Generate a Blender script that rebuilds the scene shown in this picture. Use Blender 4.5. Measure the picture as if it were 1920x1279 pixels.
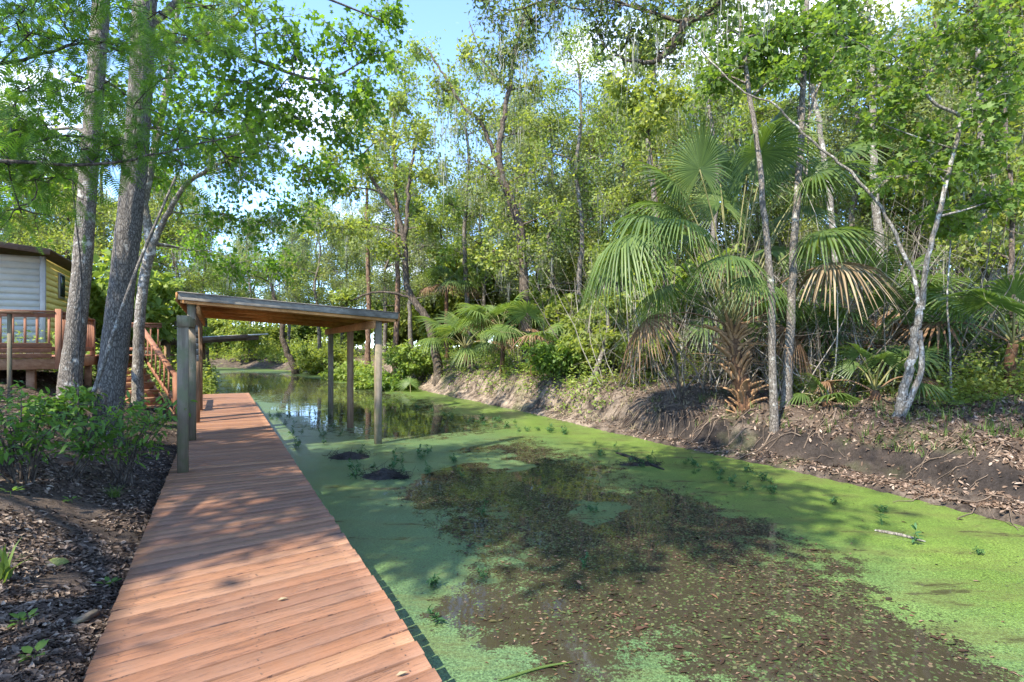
import bpy, math, random
import numpy as np
from mathutils import Vector, Matrix

for o in list(bpy.data.objects):
    bpy.data.objects.remove(o)
SC = bpy.context.scene
COL = SC.collection
R = math.radians

# ------------------------------------------------------------------ camera, sky, sun, exposure
CAM_Z = 1.95            # eye above the water
F = 1000.0              # focal length in photo pixels (1920 wide)
HOR = 655.0             # photo row of the horizon
cam_d = bpy.data.cameras.new('camera')
cam = bpy.data.objects.new('camera', cam_d)
COL.objects.link(cam)
cam.location = (0, 0, CAM_Z)
cam.rotation_euler = (R(90), 0, 0)
cam_d.sensor_width = 36.0
cam_d.lens = 36.0 * F / 1920.0
cam_d.shift_y = (HOR - 639.5) / 1920.0
cam_d.clip_start = 0.05
cam_d.clip_end = 2000
SC.camera = cam

SUN_AZ = R(-142)        # where the sun stands, clockwise from +Y (behind the camera, to the left)
SUN_EL = R(50)
W = bpy.data.worlds.new('World')
SC.world = W
W.use_nodes = True
nt = W.node_tree
nt.nodes.clear()
wo = nt.nodes.new('ShaderNodeOutputWorld')
bg = nt.nodes.new('ShaderNodeBackground')
sky = nt.nodes.new('ShaderNodeTexSky')
sky.sky_type = 'NISHITA'
sky.sun_disc = False
sky.sun_elevation = SUN_EL
sky.sun_rotation = SUN_AZ
sky.air_density = 0.55
sky.dust_density = 0.0
sky.ozone_density = 3.2
tc = nt.nodes.new('ShaderNodeTexCoord')
mp = nt.nodes.new('ShaderNodeMapping')
mp.inputs['Scale'].default_value = (1.6, 1.6, 3.2)
mp.inputs['Location'].default_value = (0.32, 0.1, 0.25)
cn = nt.nodes.new('ShaderNodeTexNoise')
cn.inputs['Scale'].default_value = 1.9
cn.inputs['Detail'].default_value = 7
cn.inputs['Roughness'].default_value = 0.55
cr = nt.nodes.new('ShaderNodeValToRGB')
cr.color_ramp.elements[0].position = 0.54
cr.color_ramp.elements[1].position = 0.68
cmix = nt.nodes.new('ShaderNodeMixRGB')
cmix.inputs['Color2'].default_value = (3.0, 3.2, 3.7, 1)
nt.links.new(tc.outputs['Generated'], mp.inputs['Vector'])
nt.links.new(mp.outputs['Vector'], cn.inputs['Vector'])
nt.links.new(cn.outputs['Fac'], cr.inputs['Fac'])
nt.links.new(cr.outputs['Color'], cmix.inputs['Fac'])
nt.links.new(sky.outputs['Color'], cmix.inputs['Color1'])
nt.links.new(cmix.outputs['Color'], bg.inputs['Color'])
bg.inputs['Strength'].default_value = 0.14
nt.links.new(bg.outputs[0], wo.inputs['Surface'])

sl = bpy.data.lights.new('sun', 'SUN')
so = bpy.data.objects.new('sun', sl)
COL.objects.link(so)
sl.energy = 2.0
sl.angle = R(0.5)
sl.color = (1.0, 0.93, 0.80)
SDIR = Vector((math.sin(SUN_AZ) * math.cos(SUN_EL), math.cos(SUN_AZ) * math.cos(SUN_EL), math.sin(SUN_EL)))
so.rotation_euler = SDIR.to_track_quat('Z', 'Y').to_euler()

SC.view_settings.view_transform = 'Standard'
SC.view_settings.look = 'None'
SC.view_settings.exposure = 2.75
SC.view_settings.gamma = 1.0
SC.view_settings.use_curve_mapping = False
SC.render.engine = 'CYCLES'
SC.cycles.max_bounces = 7
SC.cycles.diffuse_bounces = 4
SC.cycles.glossy_bounces = 3
SC.cycles.transmission_bounces = 4
SC.cycles.transparent_max_bounces = 4
SC.cycles.caustics_reflective = False
SC.cycles.caustics_refractive = False
SC.cycles.use_denoising = True

rng = np.random.default_rng(7)
random.seed(7)

# ------------------------------------------------------------------ helpers
def P(px, py, Z):
    """point at depth Z (metres ahead) seen at photo pixel px, py"""
    return np.array([(px - 960.0) / F * Z, Z, CAM_Z - (py - HOR) / F * Z])

def nrm(v):
    v = np.asarray(v, float)
    n = np.linalg.norm(v, axis=-1, keepdims=True)
    return v / np.maximum(n, 1e-9)

def _hash(ix, iy, iz):
    h = (ix * 374761393 + iy * 668265263 + iz * 2147483647) & 0xffffffff
    h = ((h ^ (h >> 13)) * 1274126177) & 0xffffffff
    h = h ^ (h >> 16)
    return (h & 0xffff) / 65535.0

def vnoise(p, scale=1.0):
    """smooth value noise 0..1 of points (N,3)"""
    p = np.asarray(p, float) * scale
    i = np.floor(p).astype(np.int64)
    f = p - i
    f = f * f * (3 - 2 * f)
    r = 0
    for dx in (0, 1):
        wx = f[:, 0] if dx else 1 - f[:, 0]
        for dy in (0, 1):
            wy = f[:, 1] if dy else 1 - f[:, 1]
            for dz in (0, 1):
                wz = f[:, 2] if dz else 1 - f[:, 2]
                r = r + wx * wy * wz * _hash(i[:, 0] + dx, i[:, 1] + dy, i[:, 2] + dz)
    return r

def fbm(p, scale, octv=4, gain=0.5):
    a, s, t = 1.0, 0.0, 0.0
    for k in range(octv):
        s = s + a * vnoise(p + 17.3 * k, scale * 2 ** k)
        t += a
        a *= gain
    return s / t

class MB:
    """collects geometry for one mesh"""
    def __init__(self):
        self.v, self.q, self.t, self.g, self.n = [], [], [], [], 0
    def add(self, v, quads=None, tris=None, ngons=None):
        v = np.asarray(v, float).reshape(-1, 3)
        if quads is not None and len(quads):
            self.q.append(np.asarray(quads, np.int64).reshape(-1, 4) + self.n)
        if tris is not None and len(tris):
            self.t.append(np.asarray(tris, np.int64).reshape(-1, 3) + self.n)
        for g in (ngons or ()):
            self.g.append([int(x) + self.n for x in g])
        self.v.append(v)
        self.n += len(v)
        return self
    def mesh(self, name, origin=(0, 0, 0), smooth=False):
        v = np.concatenate(self.v) - np.asarray(origin, float)
        q = np.concatenate(self.q) if self.q else np.zeros((0, 4), np.int64)
        t = np.concatenate(self.t) if self.t else np.zeros((0, 3), np.int64)
        me = bpy.data.meshes.new(name)
        me.vertices.add(len(v))
        me.vertices.foreach_set('co', v.astype(np.float32).ravel())
        gl = [x for g in self.g for x in g]
        loops = np.concatenate([q.ravel(), t.ravel(), np.array(gl, np.int64)])
        tot = np.concatenate([np.full(len(q), 4), np.full(len(t), 3), np.array([len(g) for g in self.g], np.int64)]).astype(np.int64)
        start = np.concatenate([[0], np.cumsum(tot)[:-1]]) if len(tot) else np.zeros(0)
        me.loops.add(len(loops))
        me.loops.foreach_set('vertex_index', loops.astype(np.int32))
        me.polygons.add(len(tot))
        me.polygons.foreach_set('loop_start', start.astype(np.int32))
        if smooth:
            me.polygons.foreach_set('use_smooth', np.ones(len(tot), bool))
        me.update(calc_edges=True)
        return me

def tag(o, label=None, cat=None, group=None, kind=None):
    if label: o['label'] = label
    if cat: o['category'] = cat
    if group: o['group'] = group
    if kind: o['kind'] = kind
    return o

def empty(name, loc=(0, 0, 0), rz=0.0, sc=1.0):
    o = bpy.data.objects.new(name, None)
    COL.objects.link(o)
    o.location = tuple(float(c) for c in loc)
    o.rotation_euler = (0, 0, rz)
    o.scale = (sc, sc, sc)
    return o

def link(name, me, mat, parent=None, loc=None):
    o = bpy.data.objects.new(name, me)
    COL.objects.link(o)
    if mat is not None and not len(me.materials):
        me.materials.append(mat)
    if parent is not None:
        o.parent = parent
    if loc is not None:
        o.location = tuple(float(c) for c in loc)
    return o

def part(name, mb, mat, parent, smooth=False, world=True, top=None):
    """mesh in world coordinates -> child of an unrotated Empty (or of a part at its origin)"""
    org = (0, 0, 0)
    if world and parent is not None:
        p = parent
        org = np.zeros(3)
        while p is not None:
            org = org + np.array(p.location)
            p = p.parent
    return link(name, mb.mesh(name, org, smooth), mat, parent)

def beam(A, B, w, h, up=(0, 0, 1), ch=0.006, mb=None):
    """timber from A to B, width w (sideways), height h (along up), chamfered"""
    A = np.asarray(A, float); B = np.asarray(B, float)
    ax = nrm(B - A)
    up = np.asarray(up, float)
    s = np.cross(ax, up)
    if np.linalg.norm(s) < 1e-6:
        s = np.cross(ax, (0, 1, 0))
    s = nrm(s); u = np.cross(s, ax)
    x, y = w / 2, h / 2
    sec = [(-x + ch, -y), (x - ch, -y), (x, -y + ch), (x, y - ch), (x - ch, y), (-x + ch, y), (-x, y - ch), (-x, -y + ch)]
    v = [A + s * a + u * b for a, b in sec] + [B + s * a + u * b for a, b in sec]
    q = [(i, (i + 1) % 8, 8 + (i + 1) % 8, 8 + i) for i in range(8)]
    mb = mb or MB()
    return mb.add(v, quads=q, ngons=[list(range(7, -1, -1)), list(range(8, 16))])

def tube(mb, pts, rad, n=6, cap=True):
    pts = np.asarray(pts, float)
    k = len(pts)
    rad = np.broadcast_to(np.asarray(rad, float), (k,))
    tg = np.empty_like(pts)
    tg[1:-1] = pts[2:] - pts[:-2]
    tg[0] = pts[1] - pts[0]
    tg[-1] = pts[-1] - pts[-2]
    tg = nrm(tg)
    ref = np.array([0.0, 0, 1]) if abs(tg[0, 2]) < 0.8 else np.array([1.0, 0, 0])
    s = nrm(np.cross(tg, ref)); u = np.cross(s, tg)
    a = np.linspace(0, 2 * np.pi, n, endpoint=False)
    ring = s[:, None, :] * np.cos(a)[None, :, None] + u[:, None, :] * np.sin(a)[None, :, None]
    v = (pts[:, None, :] + ring * rad[:, None, None]).reshape(-1, 3)
    i = np.arange(k - 1)[:, None] * n
    j = np.arange(n)[None, :]
    j2 = (j + 1) % n
    q = np.stack([i + j, i + j2, i + n + j2, i + n + j], -1).reshape(-1, 4)
    mb.add(v, quads=q, ngons=[list(range((k - 1) * n, k * n))] if cap else None)

def spline(pts, n):
    """Catmull-Rom through pts, n samples"""
    p = np.asarray(pts, float)
    p = np.vstack([2 * p[0] - p[1], p, 2 * p[-1] - p[-2]])
    m = len(p) - 3
    t = np.linspace(0, m - 1e-6, n)
    i = t.astype(int)
    f = (t - i)[:, None]
    a, b, c, d = p[i], p[i + 1], p[i + 2], p[i + 3]
    return 0.5 * (2 * b + (c - a) * f + (2 * a - 5 * b + 4 * c - d) * f ** 2 + (3 * b - a - 3 * c + d) * f ** 3)

LEAF = {   # (u along, v across, w normal), faces
    'oval': (np.array([(0, 0, 0), (.45, .5, .06), (1, 0, -.08), (.45, -.5, .06)]), [(0, 1, 2, 3)], []),
    'long': (np.array([(0, 0, 0), (.3, .5, .05), (.7, .4, .0), (1, 0, -.15), (.7, -.4, .0), (.3, -.5, .05)]), [(0, 1, 2, 5), (5, 2, 3, 4)], []),
    'star': (np.array([(0, 0, 0), (-.02, .42, .03), (.3, .25, 0), (.52, .62, -.05), (.62, .2, 0), (1.0, 0, -.1),
                       (.62, -.2, 0), (.52, -.62, -.05), (.3, -.25, 0), (-.02, -.42, .03)]), [], [(0, 1, 2), (0, 2, 4), (2, 3, 4), (0, 4, 6), (4, 5, 6), (0, 6, 8), (6, 7, 8), (0, 8, 9)]),
    'litter': (np.array([(0, 0, .0), (.35, .5, .16), (.75, .36, .12), (1, 0, .1), (.75, -.36, .16), (.35, -.5, .1), (.35, 0, 0), (.75, 0, .02)]),
               [(0, 1, 2, 7), (0, 7, 4, 5), (7, 2, 3, 4)], []),
}
def _feather():
    v, t = [], []
    v += [(0, .006, 0), (1, 0, -.12), (0, -.006, 0)]
    t.append((0, 1, 2))
    for i in range(12):
        u = .08 + .075 * i
        L = .30 * math.sin(math.pi * (0.18 + .75 * i / 12))
        z = -.12 * u * u
        for s in (1, -1):
            b = len(v)
            v += [(u - .01, 0, z), (u + .04, 0, z), (u + .10, s * L, z - .04)]
            t.append((b, b + 1, b + 2) if s > 0 else (b, b + 2, b + 1))
    return (np.array(v), [], t)
LEAF['feather'] = _feather()

def leaves(mb, c, axis, normal, length, width, shape='oval'):
    T, q, t = LEAF[shape]
    N = len(c)
    if N == 0:
        return
    axis = nrm(axis)
    side = nrm(np.cross(normal, axis))
    nor = np.cross(axis, side)
    L = np.broadcast_to(length, (N,))[:, None, None]
    Wd = np.broadcast_to(width, (N,))[:, None, None]
    v = c[:, None, :] + axis[:, None, :] * (T[None, :, 0:1] * L) + side[:, None, :] * (T[None, :, 1:2] * Wd) + nor[:, None, :] * (T[None, :, 2:3] * L)
    k = len(T)
    off = np.arange(N)[:, None, None] * k
    mb.add(v.reshape(-1, 3),
           quads=(np.array(q)[None] + off).reshape(-1, 4) if q else None,
           tris=(np.array(t)[None] + off).reshape(-1, 3) if t else None)

# ------------------------------------------------------------------ materials
def newmat(name):
    m = bpy.data.materials.new(name)
    m.use_nodes = True
    m.node_tree.nodes.clear()
    return m, m.node_tree
def N(nt, typ, **kw):
    n = nt.nodes.new(typ)
    for k, v in kw.items():
        if k in ('operation', 'blend_type', 'feature', 'noise_dimensions', 'distance', 'musgrave_type', 'attribute_name', 'interpolation_type'):
            setattr(n, k, v)
        else:
            n.inputs[k.replace('_', ' ')].default_value = v
    return n
def ramp(nt, stops, fac):
    r = nt.nodes.new('ShaderNodeValToRGB')
    e = r.color_ramp.elements
    while len(e) < len(stops):
        e.new(0.5)
    for i, (p, c) in enumerate(stops):
        e[i].position = p
        e[i].color = (*c, 1) if len(c) == 3 else c
    nt.links.new(fac, r.inputs['Fac'])
    return r
def g3(x): return (x, x, x)

def leaf_mat(name, c1, c2, c3=None, trans=0.45, tcol=None, rough=0.55, patch=0.35):
    """leaf: colour varies leaf by leaf and in slow patches through the crown"""
    m, nt = newmat(name)
    L = nt.links.new
    geo = N(nt, 'ShaderNodeNewGeometry')
    stops = [(0.0, c1), (1.0, c2)] if c3 is None else [(0.0, c1), (0.72, c2), (1.0, c3)]
    no = N(nt, 'ShaderNodeTexNoise', Scale=patch, Detail=2.0)
    L(geo.outputs['Position'], no.inputs['Vector'])
    ad = N(nt, 'ShaderNodeMath', operation='MULTIPLY_ADD')
    L(no.outputs['Fac'], ad.inputs[0]); ad.inputs[1].default_value = 0.9
    mu = N(nt, 'ShaderNodeMath', operation='MULTIPLY_ADD')
    L(geo.outputs['Random Per Island'], mu.inputs[0]); mu.inputs[1].default_value = 0.75; mu.inputs[2].default_value = -0.33
    L(mu.outputs[0], ad.inputs[2])
    rp = ramp(nt, stops, ad.outputs[0])
    pb = N(nt, 'ShaderNodeBsdfPrincipled', Roughness=rough)
    pb.inputs['Specular IOR Level'].default_value = 0.35
    L(rp.outputs[0], pb.inputs['Base Color'])
    tr = N(nt, 'ShaderNodeBsdfTranslucent')
    hs = N(nt, 'ShaderNodeMixRGB', blend_type='MULTIPLY', Fac=1.0)
    L(rp.outputs[0], hs.inputs['Color1'])
    hs.inputs['Color2'].default_value = (*(tcol or (1.6, 1.5, 0.7)), 1)
    L(hs.outputs[0], tr.inputs['Color'])
    mx = N(nt, 'ShaderNodeMixShader', Fac=trans)
    L(pb.outputs[0], mx.inputs[1]); L(tr.outputs[0], mx.inputs[2])
    out = N(nt, 'ShaderNodeOutputMaterial')
    L(mx.outputs[0], out.inputs['Surface'])
    return m

def wood_mat(name, cols, axis=(0, 0, 1), rough=0.75, grain=9.0, bump=0.25, stain=None):
    """timber with grain along axis; cols = dark, mid, light"""
    m, nt = newmat(name)
    L = nt.links.new
    co = N(nt, 'ShaderNodeTexCoord')
    mp = N(nt, 'ShaderNodeMapping')
    ax = np.asarray(axis, float)
    if abs(ax[2]) > 0.9:
        mp.inputs['Scale'].default_value = (grain, grain, grain * 0.06)
    else:
        mp.inputs['Rotation'].default_value = (0, 0, -math.atan2(ax[1], ax[0]))
        mp.inputs['Scale'].default_value = (grain * 0.06, grain, grain)
    oi = N(nt, 'ShaderNodeObjectInfo')
    va = N(nt, 'ShaderNodeVectorMath', operation='ADD')
    sc = N(nt, 'ShaderNodeMath', operation='MULTIPLY'); sc.inputs[1].default_value = 37.0
    L(oi.outputs['Random'], sc.inputs[0])
    L(co.outputs['Object'], mp.inputs['Vector'])
    L(mp.outputs[0], va.inputs[0]); L(sc.outputs[0], va.inputs[1])
    no = N(nt, 'ShaderNodeTexNoise', Scale=2.2, Detail=6.0, Roughness=0.65)
    L(va.outputs[0], no.inputs['Vector'])
    rp = ramp(nt, [(0.25, cols[0]), (0.5, cols[1]), (0.78, cols[2])], no.outputs['Fac'])
    n2 = N(nt, 'ShaderNodeTexNoise', Scale=1.7, Detail=3.0)
    L(co.outputs['Object'], n2.inputs['Vector'])
    r2 = ramp(nt, [(0.35, g3(0.6)), (0.65, g3(1.15))], n2.outputs['Fac'])
    mx = N(nt, 'ShaderNodeMixRGB', blend_type='MULTIPLY', Fac=0.8)
    L(rp.outputs[0], mx.inputs['Color1']); L(r2.outputs[0], mx.inputs['Color2'])
    pb = N(nt, 'ShaderNodeBsdfPrincipled', Roughness=rough)
    pb.inputs['Specular IOR Level'].default_value = 0.3
    col = mx.outputs[0]
    if stain:
        n3 = N(nt, 'ShaderNodeTexNoise', Scale=3.5, Detail=5.0, Roughness=0.7)
        L(co.outputs['Object'], n3.inputs['Vector'])
        r3 = ramp(nt, [(0.45, g3(0)), (0.62, g3(1))], n3.outputs['Fac'])
        m3 = N(nt, 'ShaderNodeMixRGB')
        L(r3.outputs[0], m3.inputs['Fac']); L(col, m3.inputs['Color1'])
        m3.inputs['Color2'].default_value = (*stain, 1)
        col = m3.outputs[0]
    L(col, pb.inputs['Base Color'])
    bp = N(nt, 'ShaderNodeBump', Strength=bump, Distance=0.01)
    L(no.outputs['Fac'], bp.inputs['Height']); L(bp.outputs[0], pb.inputs['Normal'])
    out = N(nt, 'ShaderNodeOutputMaterial')
    L(pb.outputs[0], out.inputs['Surface'])
    return m

def board_mat():
    """red-brown painted deck boards; local X runs along the board; paint worn and split with age"""
    m, nt = newmat('painted_deck_board')
    L = nt.links.new
    co = N(nt, 'ShaderNodeTexCoord')
    oi = N(nt, 'ShaderNodeObjectInfo')
    sc = N(nt, 'ShaderNodeMath', operation='MULTIPLY'); sc.inputs[1].default_value = 53.0
    L(oi.outputs['Random'], sc.inputs[0])
    va = N(nt, 'ShaderNodeVectorMath', operation='ADD')
    L(co.outputs['Object'], va.inputs[0]); L(sc.outputs[0], va.inputs[1])
    m1 = N(nt, 'ShaderNodeMapping'); m1.inputs['Scale'].default_value = (1.6, 26, 4)
    L(va.outputs[0], m1.inputs['Vector'])
    n1 = N(nt, 'ShaderNodeTexNoise', Scale=2.0, Detail=7.0, Roughness=0.7)
    L(m1.outputs[0], n1.inputs['Vector'])
    m2 = N(nt, 'ShaderNodeMapping'); m2.inputs['Scale'].default_value = (2.4, 60, 4)
    L(va.outputs[0], m2.inputs['Vector'])
    n2 = N(nt, 'ShaderNodeTexNoise', Scale=2.3, Detail=4.0, Roughness=0.8)
    L(m2.outputs[0], n2.inputs['Vector'])
    nb = N(nt, 'ShaderNodeTexNoise', Scale=1.3, Detail=3.0)
    L(va.outputs[0], nb.inputs['Vector'])
    # board tint
    rt = ramp(nt, [(0.0, (0.155, 0.072, 0.039)), (0.5, (0.210, 0.098, 0.050)), (1.0, (0.275, 0.138, 0.070))], oi.outputs['Random'])
    r1 = ramp(nt, [(0.3, g3(0.80)), (0.6, g3(1.08))], n1.outputs['Fac'])
    mx = N(nt, 'ShaderNodeMixRGB', blend_type='MULTIPLY', Fac=1.0)
    L(rt.outputs[0], mx.inputs['Color1']); L(r1.outputs[0], mx.inputs['Color2'])
    # splits, more where worn
    at = N(nt, 'ShaderNodeAttribute'); at.attribute_name = 'worn'
    th = N(nt, 'ShaderNodeMath', operation='MULTIPLY_ADD')
    L(at.outputs['Fac'], th.inputs[0]); th.inputs[1].default_value = 0.15; th.inputs[2].default_value = 0.285
    wv = N(nt, 'ShaderNodeMath', operation='MULTIPLY_ADD')
    L(nb.outputs['Fac'], wv.inputs[0]); wv.inputs[1].default_value = 0.22; wv.inputs[2].default_value = -0.11
    t2 = N(nt, 'ShaderNodeMath', operation='ADD')
    L(th.outputs[0], t2.inputs[0]); L(wv.outputs[0], t2.inputs[1])
    df = N(nt, 'ShaderNodeMath', operation='SUBTRACT')
    L(t2.outputs[0], df.inputs[0]); L(n2.outputs['Fac'], df.inputs[1])
    crk = ramp(nt, [(0.0, g3(0)), (0.035, g3(1))], df.outputs[0])
    m3 = N(nt, 'ShaderNodeMixRGB')
    L(crk.outputs[0], m3.inputs['Fac']); L(mx.outputs[0], m3.inputs['Color1'])
    m3.inputs['Color2'].default_value = (0.075, 0.035, 0.024, 1)
    # dust and scuffs
    nd = N(nt, 'ShaderNodeTexNoise', Scale=0.9, Detail=5.0, Roughness=0.7)
    L(va.outputs[0], nd.inputs['Vector'])
    rd = ramp(nt, [(0.42, g3(0)), (0.70, g3(0.5))], nd.outputs['Fac'])
    m4 = N(nt, 'ShaderNodeMixRGB')
    L(rd.outputs[0], m4.inputs['Fac']); L(m3.outputs[0], m4.inputs['Color1'])
    m4.inputs['Color2'].default_value = (0.19, 0.125, 0.09, 1)
    pb = N(nt, 'ShaderNodeBsdfPrincipled', Roughness=0.62)
    pb.inputs['Specular IOR Level'].default_value = 0.35
    L(m4.outputs[0], pb.inputs['Base Color'])
    hh = N(nt, 'ShaderNodeMath', operation='SUBTRACT')
    L(n1.outputs['Fac'], hh.inputs[0]); L(crk.outputs[0], hh.inputs[1])
    bp = N(nt, 'ShaderNodeBump', Strength=0.45, Distance=0.006)
    L(hh.outputs[0], bp.inputs['Height']); L(bp.outputs[0], pb.inputs['Normal'])
    out = N(nt, 'ShaderNodeOutputMaterial')
    L(pb.outputs[0], out.inputs['Surface'])
    return m

def bark_mat(name, dark, mid, lichen, lich=0.5, vs=14.0, bump=0.7):
    m, nt = newmat(name)
    L = nt.links.new
    co = N(nt, 'ShaderNodeTexCoord')
    mp = N(nt, 'ShaderNodeMapping'); mp.inputs['Scale'].default_value = (1, 1, 0.3)
    L(co.outputs['Object'], mp.inputs['Vector'])
    nz = N(nt, 'ShaderNodeTexNoise', Scale=6.0, Detail=3.0)
    L(mp.outputs[0], nz.inputs['Vector'])
    va = N(nt, 'ShaderNodeMixRGB', Fac=0.12)
    L(mp.outputs[0], va.inputs['Color1']); L(nz.outputs['Color'], va.inputs['Color2'])
    vo = N(nt, 'ShaderNodeTexVoronoi', Scale=vs, feature='DISTANCE_TO_EDGE')
    L(va.outputs[0], vo.inputs['Vector'])
    rp = ramp(nt, [(0.0, dark), (0.22, mid), (1.0, tuple(min(1, c * 1.35) for c in mid))], vo.outputs['Distance'])
    n2 = N(nt, 'ShaderNodeTexNoise', Scale=5.5, Detail=6.0, Roughness=0.72)
    L(co.outputs['Object'], n2.inputs['Vector'])
    r2 = ramp(nt, [(lich, g3(0)), (lich + 0.09, g3(0.85))], n2.outputs['Fac'])
    mx = N(nt, 'ShaderNodeMixRGB')
    L(r2.outputs[0], mx.inputs['Fac']); L(rp.outputs[0], mx.inputs['Color1'])
    mx.inputs['Color2'].default_value = (*lichen, 1)
    n3 = N(nt, 'ShaderNodeTexNoise', Scale=45.0, Detail=3.0)
    L(co.outputs['Object'], n3.inputs['Vector'])
    r3 = ramp(nt, [(0.3, g3(0.7)), (0.7, g3(1.15))], n3.outputs['Fac'])
    m2 = N(nt, 'ShaderNodeMixRGB', blend_type='MULTIPLY', Fac=1.0)
    L(mx.outputs[0], m2.inputs['Color1']); L(r3.outputs[0], m2.inputs['Color2'])
    pb = N(nt, 'ShaderNodeBsdfPrincipled', Roughness=0.88)
    pb.inputs['Specular IOR Level'].default_value = 0.2
    L(m2.outputs[0], pb.inputs['Base Color'])
    bp = N(nt, 'ShaderNodeBump', Strength=bump, Distance=0.02)
    L(vo.outputs['Distance'], bp.inputs['Height']); L(bp.outputs[0], pb.inputs['Normal'])
    out = N(nt, 'ShaderNodeOutputMaterial')
    L(pb.outputs[0], out.inputs['Surface'])
    return m

def island_mat(name, stops, rough=0.8, trans=0.0, spec=0.2):
    """small loose pieces: each piece its own colour"""
    m, nt = newmat(name)
    L = nt.links.new
    geo = N(nt, 'ShaderNodeNewGeometry')
    rp = ramp(nt, stops, geo.outputs['Random Per Island'])
    pb = N(nt, 'ShaderNodeBsdfPrincipled', Roughness=rough)
    pb.inputs['Specular IOR Level'].default_value = spec
    L(rp.outputs[0], pb.inputs['Base Color'])
    out = N(nt, 'ShaderNodeOutputMaterial')
    if trans:
        tr = N(nt, 'ShaderNodeBsdfTranslucent')
        L(rp.outputs[0], tr.inputs['Color'])
        mx = N(nt, 'ShaderNodeMixShader', Fac=trans)
        L(pb.outputs[0], mx.inputs[1]); L(tr.outputs[0], mx.inputs[2])
        L(mx.outputs[0], out.inputs['Surface'])
    else:
        L(pb.outputs[0], out.inputs['Surface'])
    return m

def noise_mat(name, stops, scale=4.0, rough=0.85, bump=0.3, bscale=20.0, metal=0.0):
    m, nt = newmat(name)
    L = nt.links.new
    co = N(nt, 'ShaderNodeTexCoord')
    no = N(nt, 'ShaderNodeTexNoise', Scale=scale, Detail=6.0, Roughness=0.65)
    L(co.outputs['Object'], no.inputs['Vector'])
    rp = ramp(nt, stops, no.outputs['Fac'])
    pb = N(nt, 'ShaderNodeBsdfPrincipled', Roughness=rough, Metallic=metal)
    pb.inputs['Specular IOR Level'].default_value = 0.3
    L(rp.outputs[0], pb.inputs['Base Color'])
    n2 = N(nt, 'ShaderNodeTexNoise', Scale=bscale, Detail=5.0)
    L(co.outputs['Object'], n2.inputs['Vector'])
    bp = N(nt, 'ShaderNodeBump', Strength=bump, Distance=0.02)
    L(n2.outputs['Fac'], bp.inputs['Height']); L(bp.outputs[0], pb.inputs['Normal'])
    out = N(nt, 'ShaderNodeOutputMaterial')
    L(pb.outputs[0], out.inputs['Surface'])
    return m

def ground_mat():
    """soil under leaf litter; black muck low on the banks, pale sand in places, moss"""
    m, nt = newmat('bank_soil')
    L = nt.links.new
    geo = N(nt, 'ShaderNodeNewGeometry')
    sx = N(nt, 'ShaderNodeSeparateXYZ'); L(geo.outputs['Position'], sx.inputs[0])
    n1 = N(nt, 'ShaderNodeTexNoise', Scale=3.0, Detail=8.0, Roughness=0.7); L(geo.outputs['Position'], n1.inputs['Vector'])
    n2 = N(nt, 'ShaderNodeTexNoise', Scale=0.55, Detail=4.0); L(geo.outputs['Position'], n2.inputs['Vector'])
    n3 = N(nt, 'ShaderNodeTexNoise', Scale=28.0, Detail=4.0, Roughness=0.7); L(geo.outputs['Position'], n3.inputs['Vector'])
    base = ramp(nt, [(0.25, (0.045, 0.033, 0.026)), (0.5, (0.085, 0.062, 0.046)), (0.75, (0.15, 0.112, 0.084))], n1.outputs['Fac'])
    muck = ramp(nt, [(0.3, (0.012, 0.010, 0.009)), (0.7, (0.045, 0.037, 0.032))], n1.outputs['Fac'])
    at = N(nt, 'ShaderNodeAttribute'); at.attribute_name = 'muck'
    mx = N(nt, 'ShaderNodeMixRGB')
    L(at.outputs['Fac'], mx.inputs['Fac']); L(base.outputs[0], mx.inputs['Color1']); L(muck.outputs[0], mx.inputs['Color2'])
    sand = N(nt, 'ShaderNodeAttribute'); sand.attribute_name = 'sand'
    r2 = ramp(nt, [(0.40, g3(0)), (0.62, g3(1))], n1.outputs['Fac'])
    ms = N(nt, 'ShaderNodeMath', operation='MULTIPLY'); L(sand.outputs['Fac'], ms.inputs[0]); L(r2.outputs[0], ms.inputs[1])
    m2 = N(nt, 'ShaderNodeMixRGB'); L(ms.outputs[0], m2.inputs['Fac']); L(mx.outputs[0], m2.inputs['Color1'])
    m2.inputs['Color2'].default_value = (0.30, 0.235, 0.175, 1)
    # moss and low green
    rg = ramp(nt, [(0.56, g3(0)), (0.66, g3(0.6))], n2.outputs['Fac'])
    m3 = N(nt, 'ShaderNodeMixRGB'); L(rg.outputs[0], m3.inputs['Fac']); L(m2.outputs[0], m3.inputs['Color1'])
    m3.inputs['Color2'].default_value = (0.085, 0.10, 0.035, 1)
    r3 = ramp(nt, [(0.3, g3(0.6)), (0.7, g3(1.3))], n3.outputs['Fac'])
    m4 = N(nt, 'ShaderNodeMixRGB', blend_type='MULTIPLY', Fac=1.0); L(m3.outputs[0], m4.inputs['Color1']); L(r3.outputs[0], m4.inputs['Color2'])
    pb = N(nt, 'ShaderNodeBsdfPrincipled', Roughness=0.92); L(m4.outputs[0], pb.inputs['Base Color'])
    pb.inputs['Specular IOR Level'].default_value = 0.15
    ad = N(nt, 'ShaderNodeMath', operation='ADD'); L(n3.outputs['Fac'], ad.inputs[0]); L(n1.outputs['Fac'], ad.inputs[1])
    bp = N(nt, 'ShaderNodeBump', Strength=0.8, Distance=0.04); L(ad.outputs[0], bp.inputs['Height']); L(bp.outputs[0], pb.inputs['Normal'])
    out = N(nt, 'ShaderNodeOutputMaterial'); L(pb.outputs[0], out.inputs['Surface'])
    return m

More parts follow.
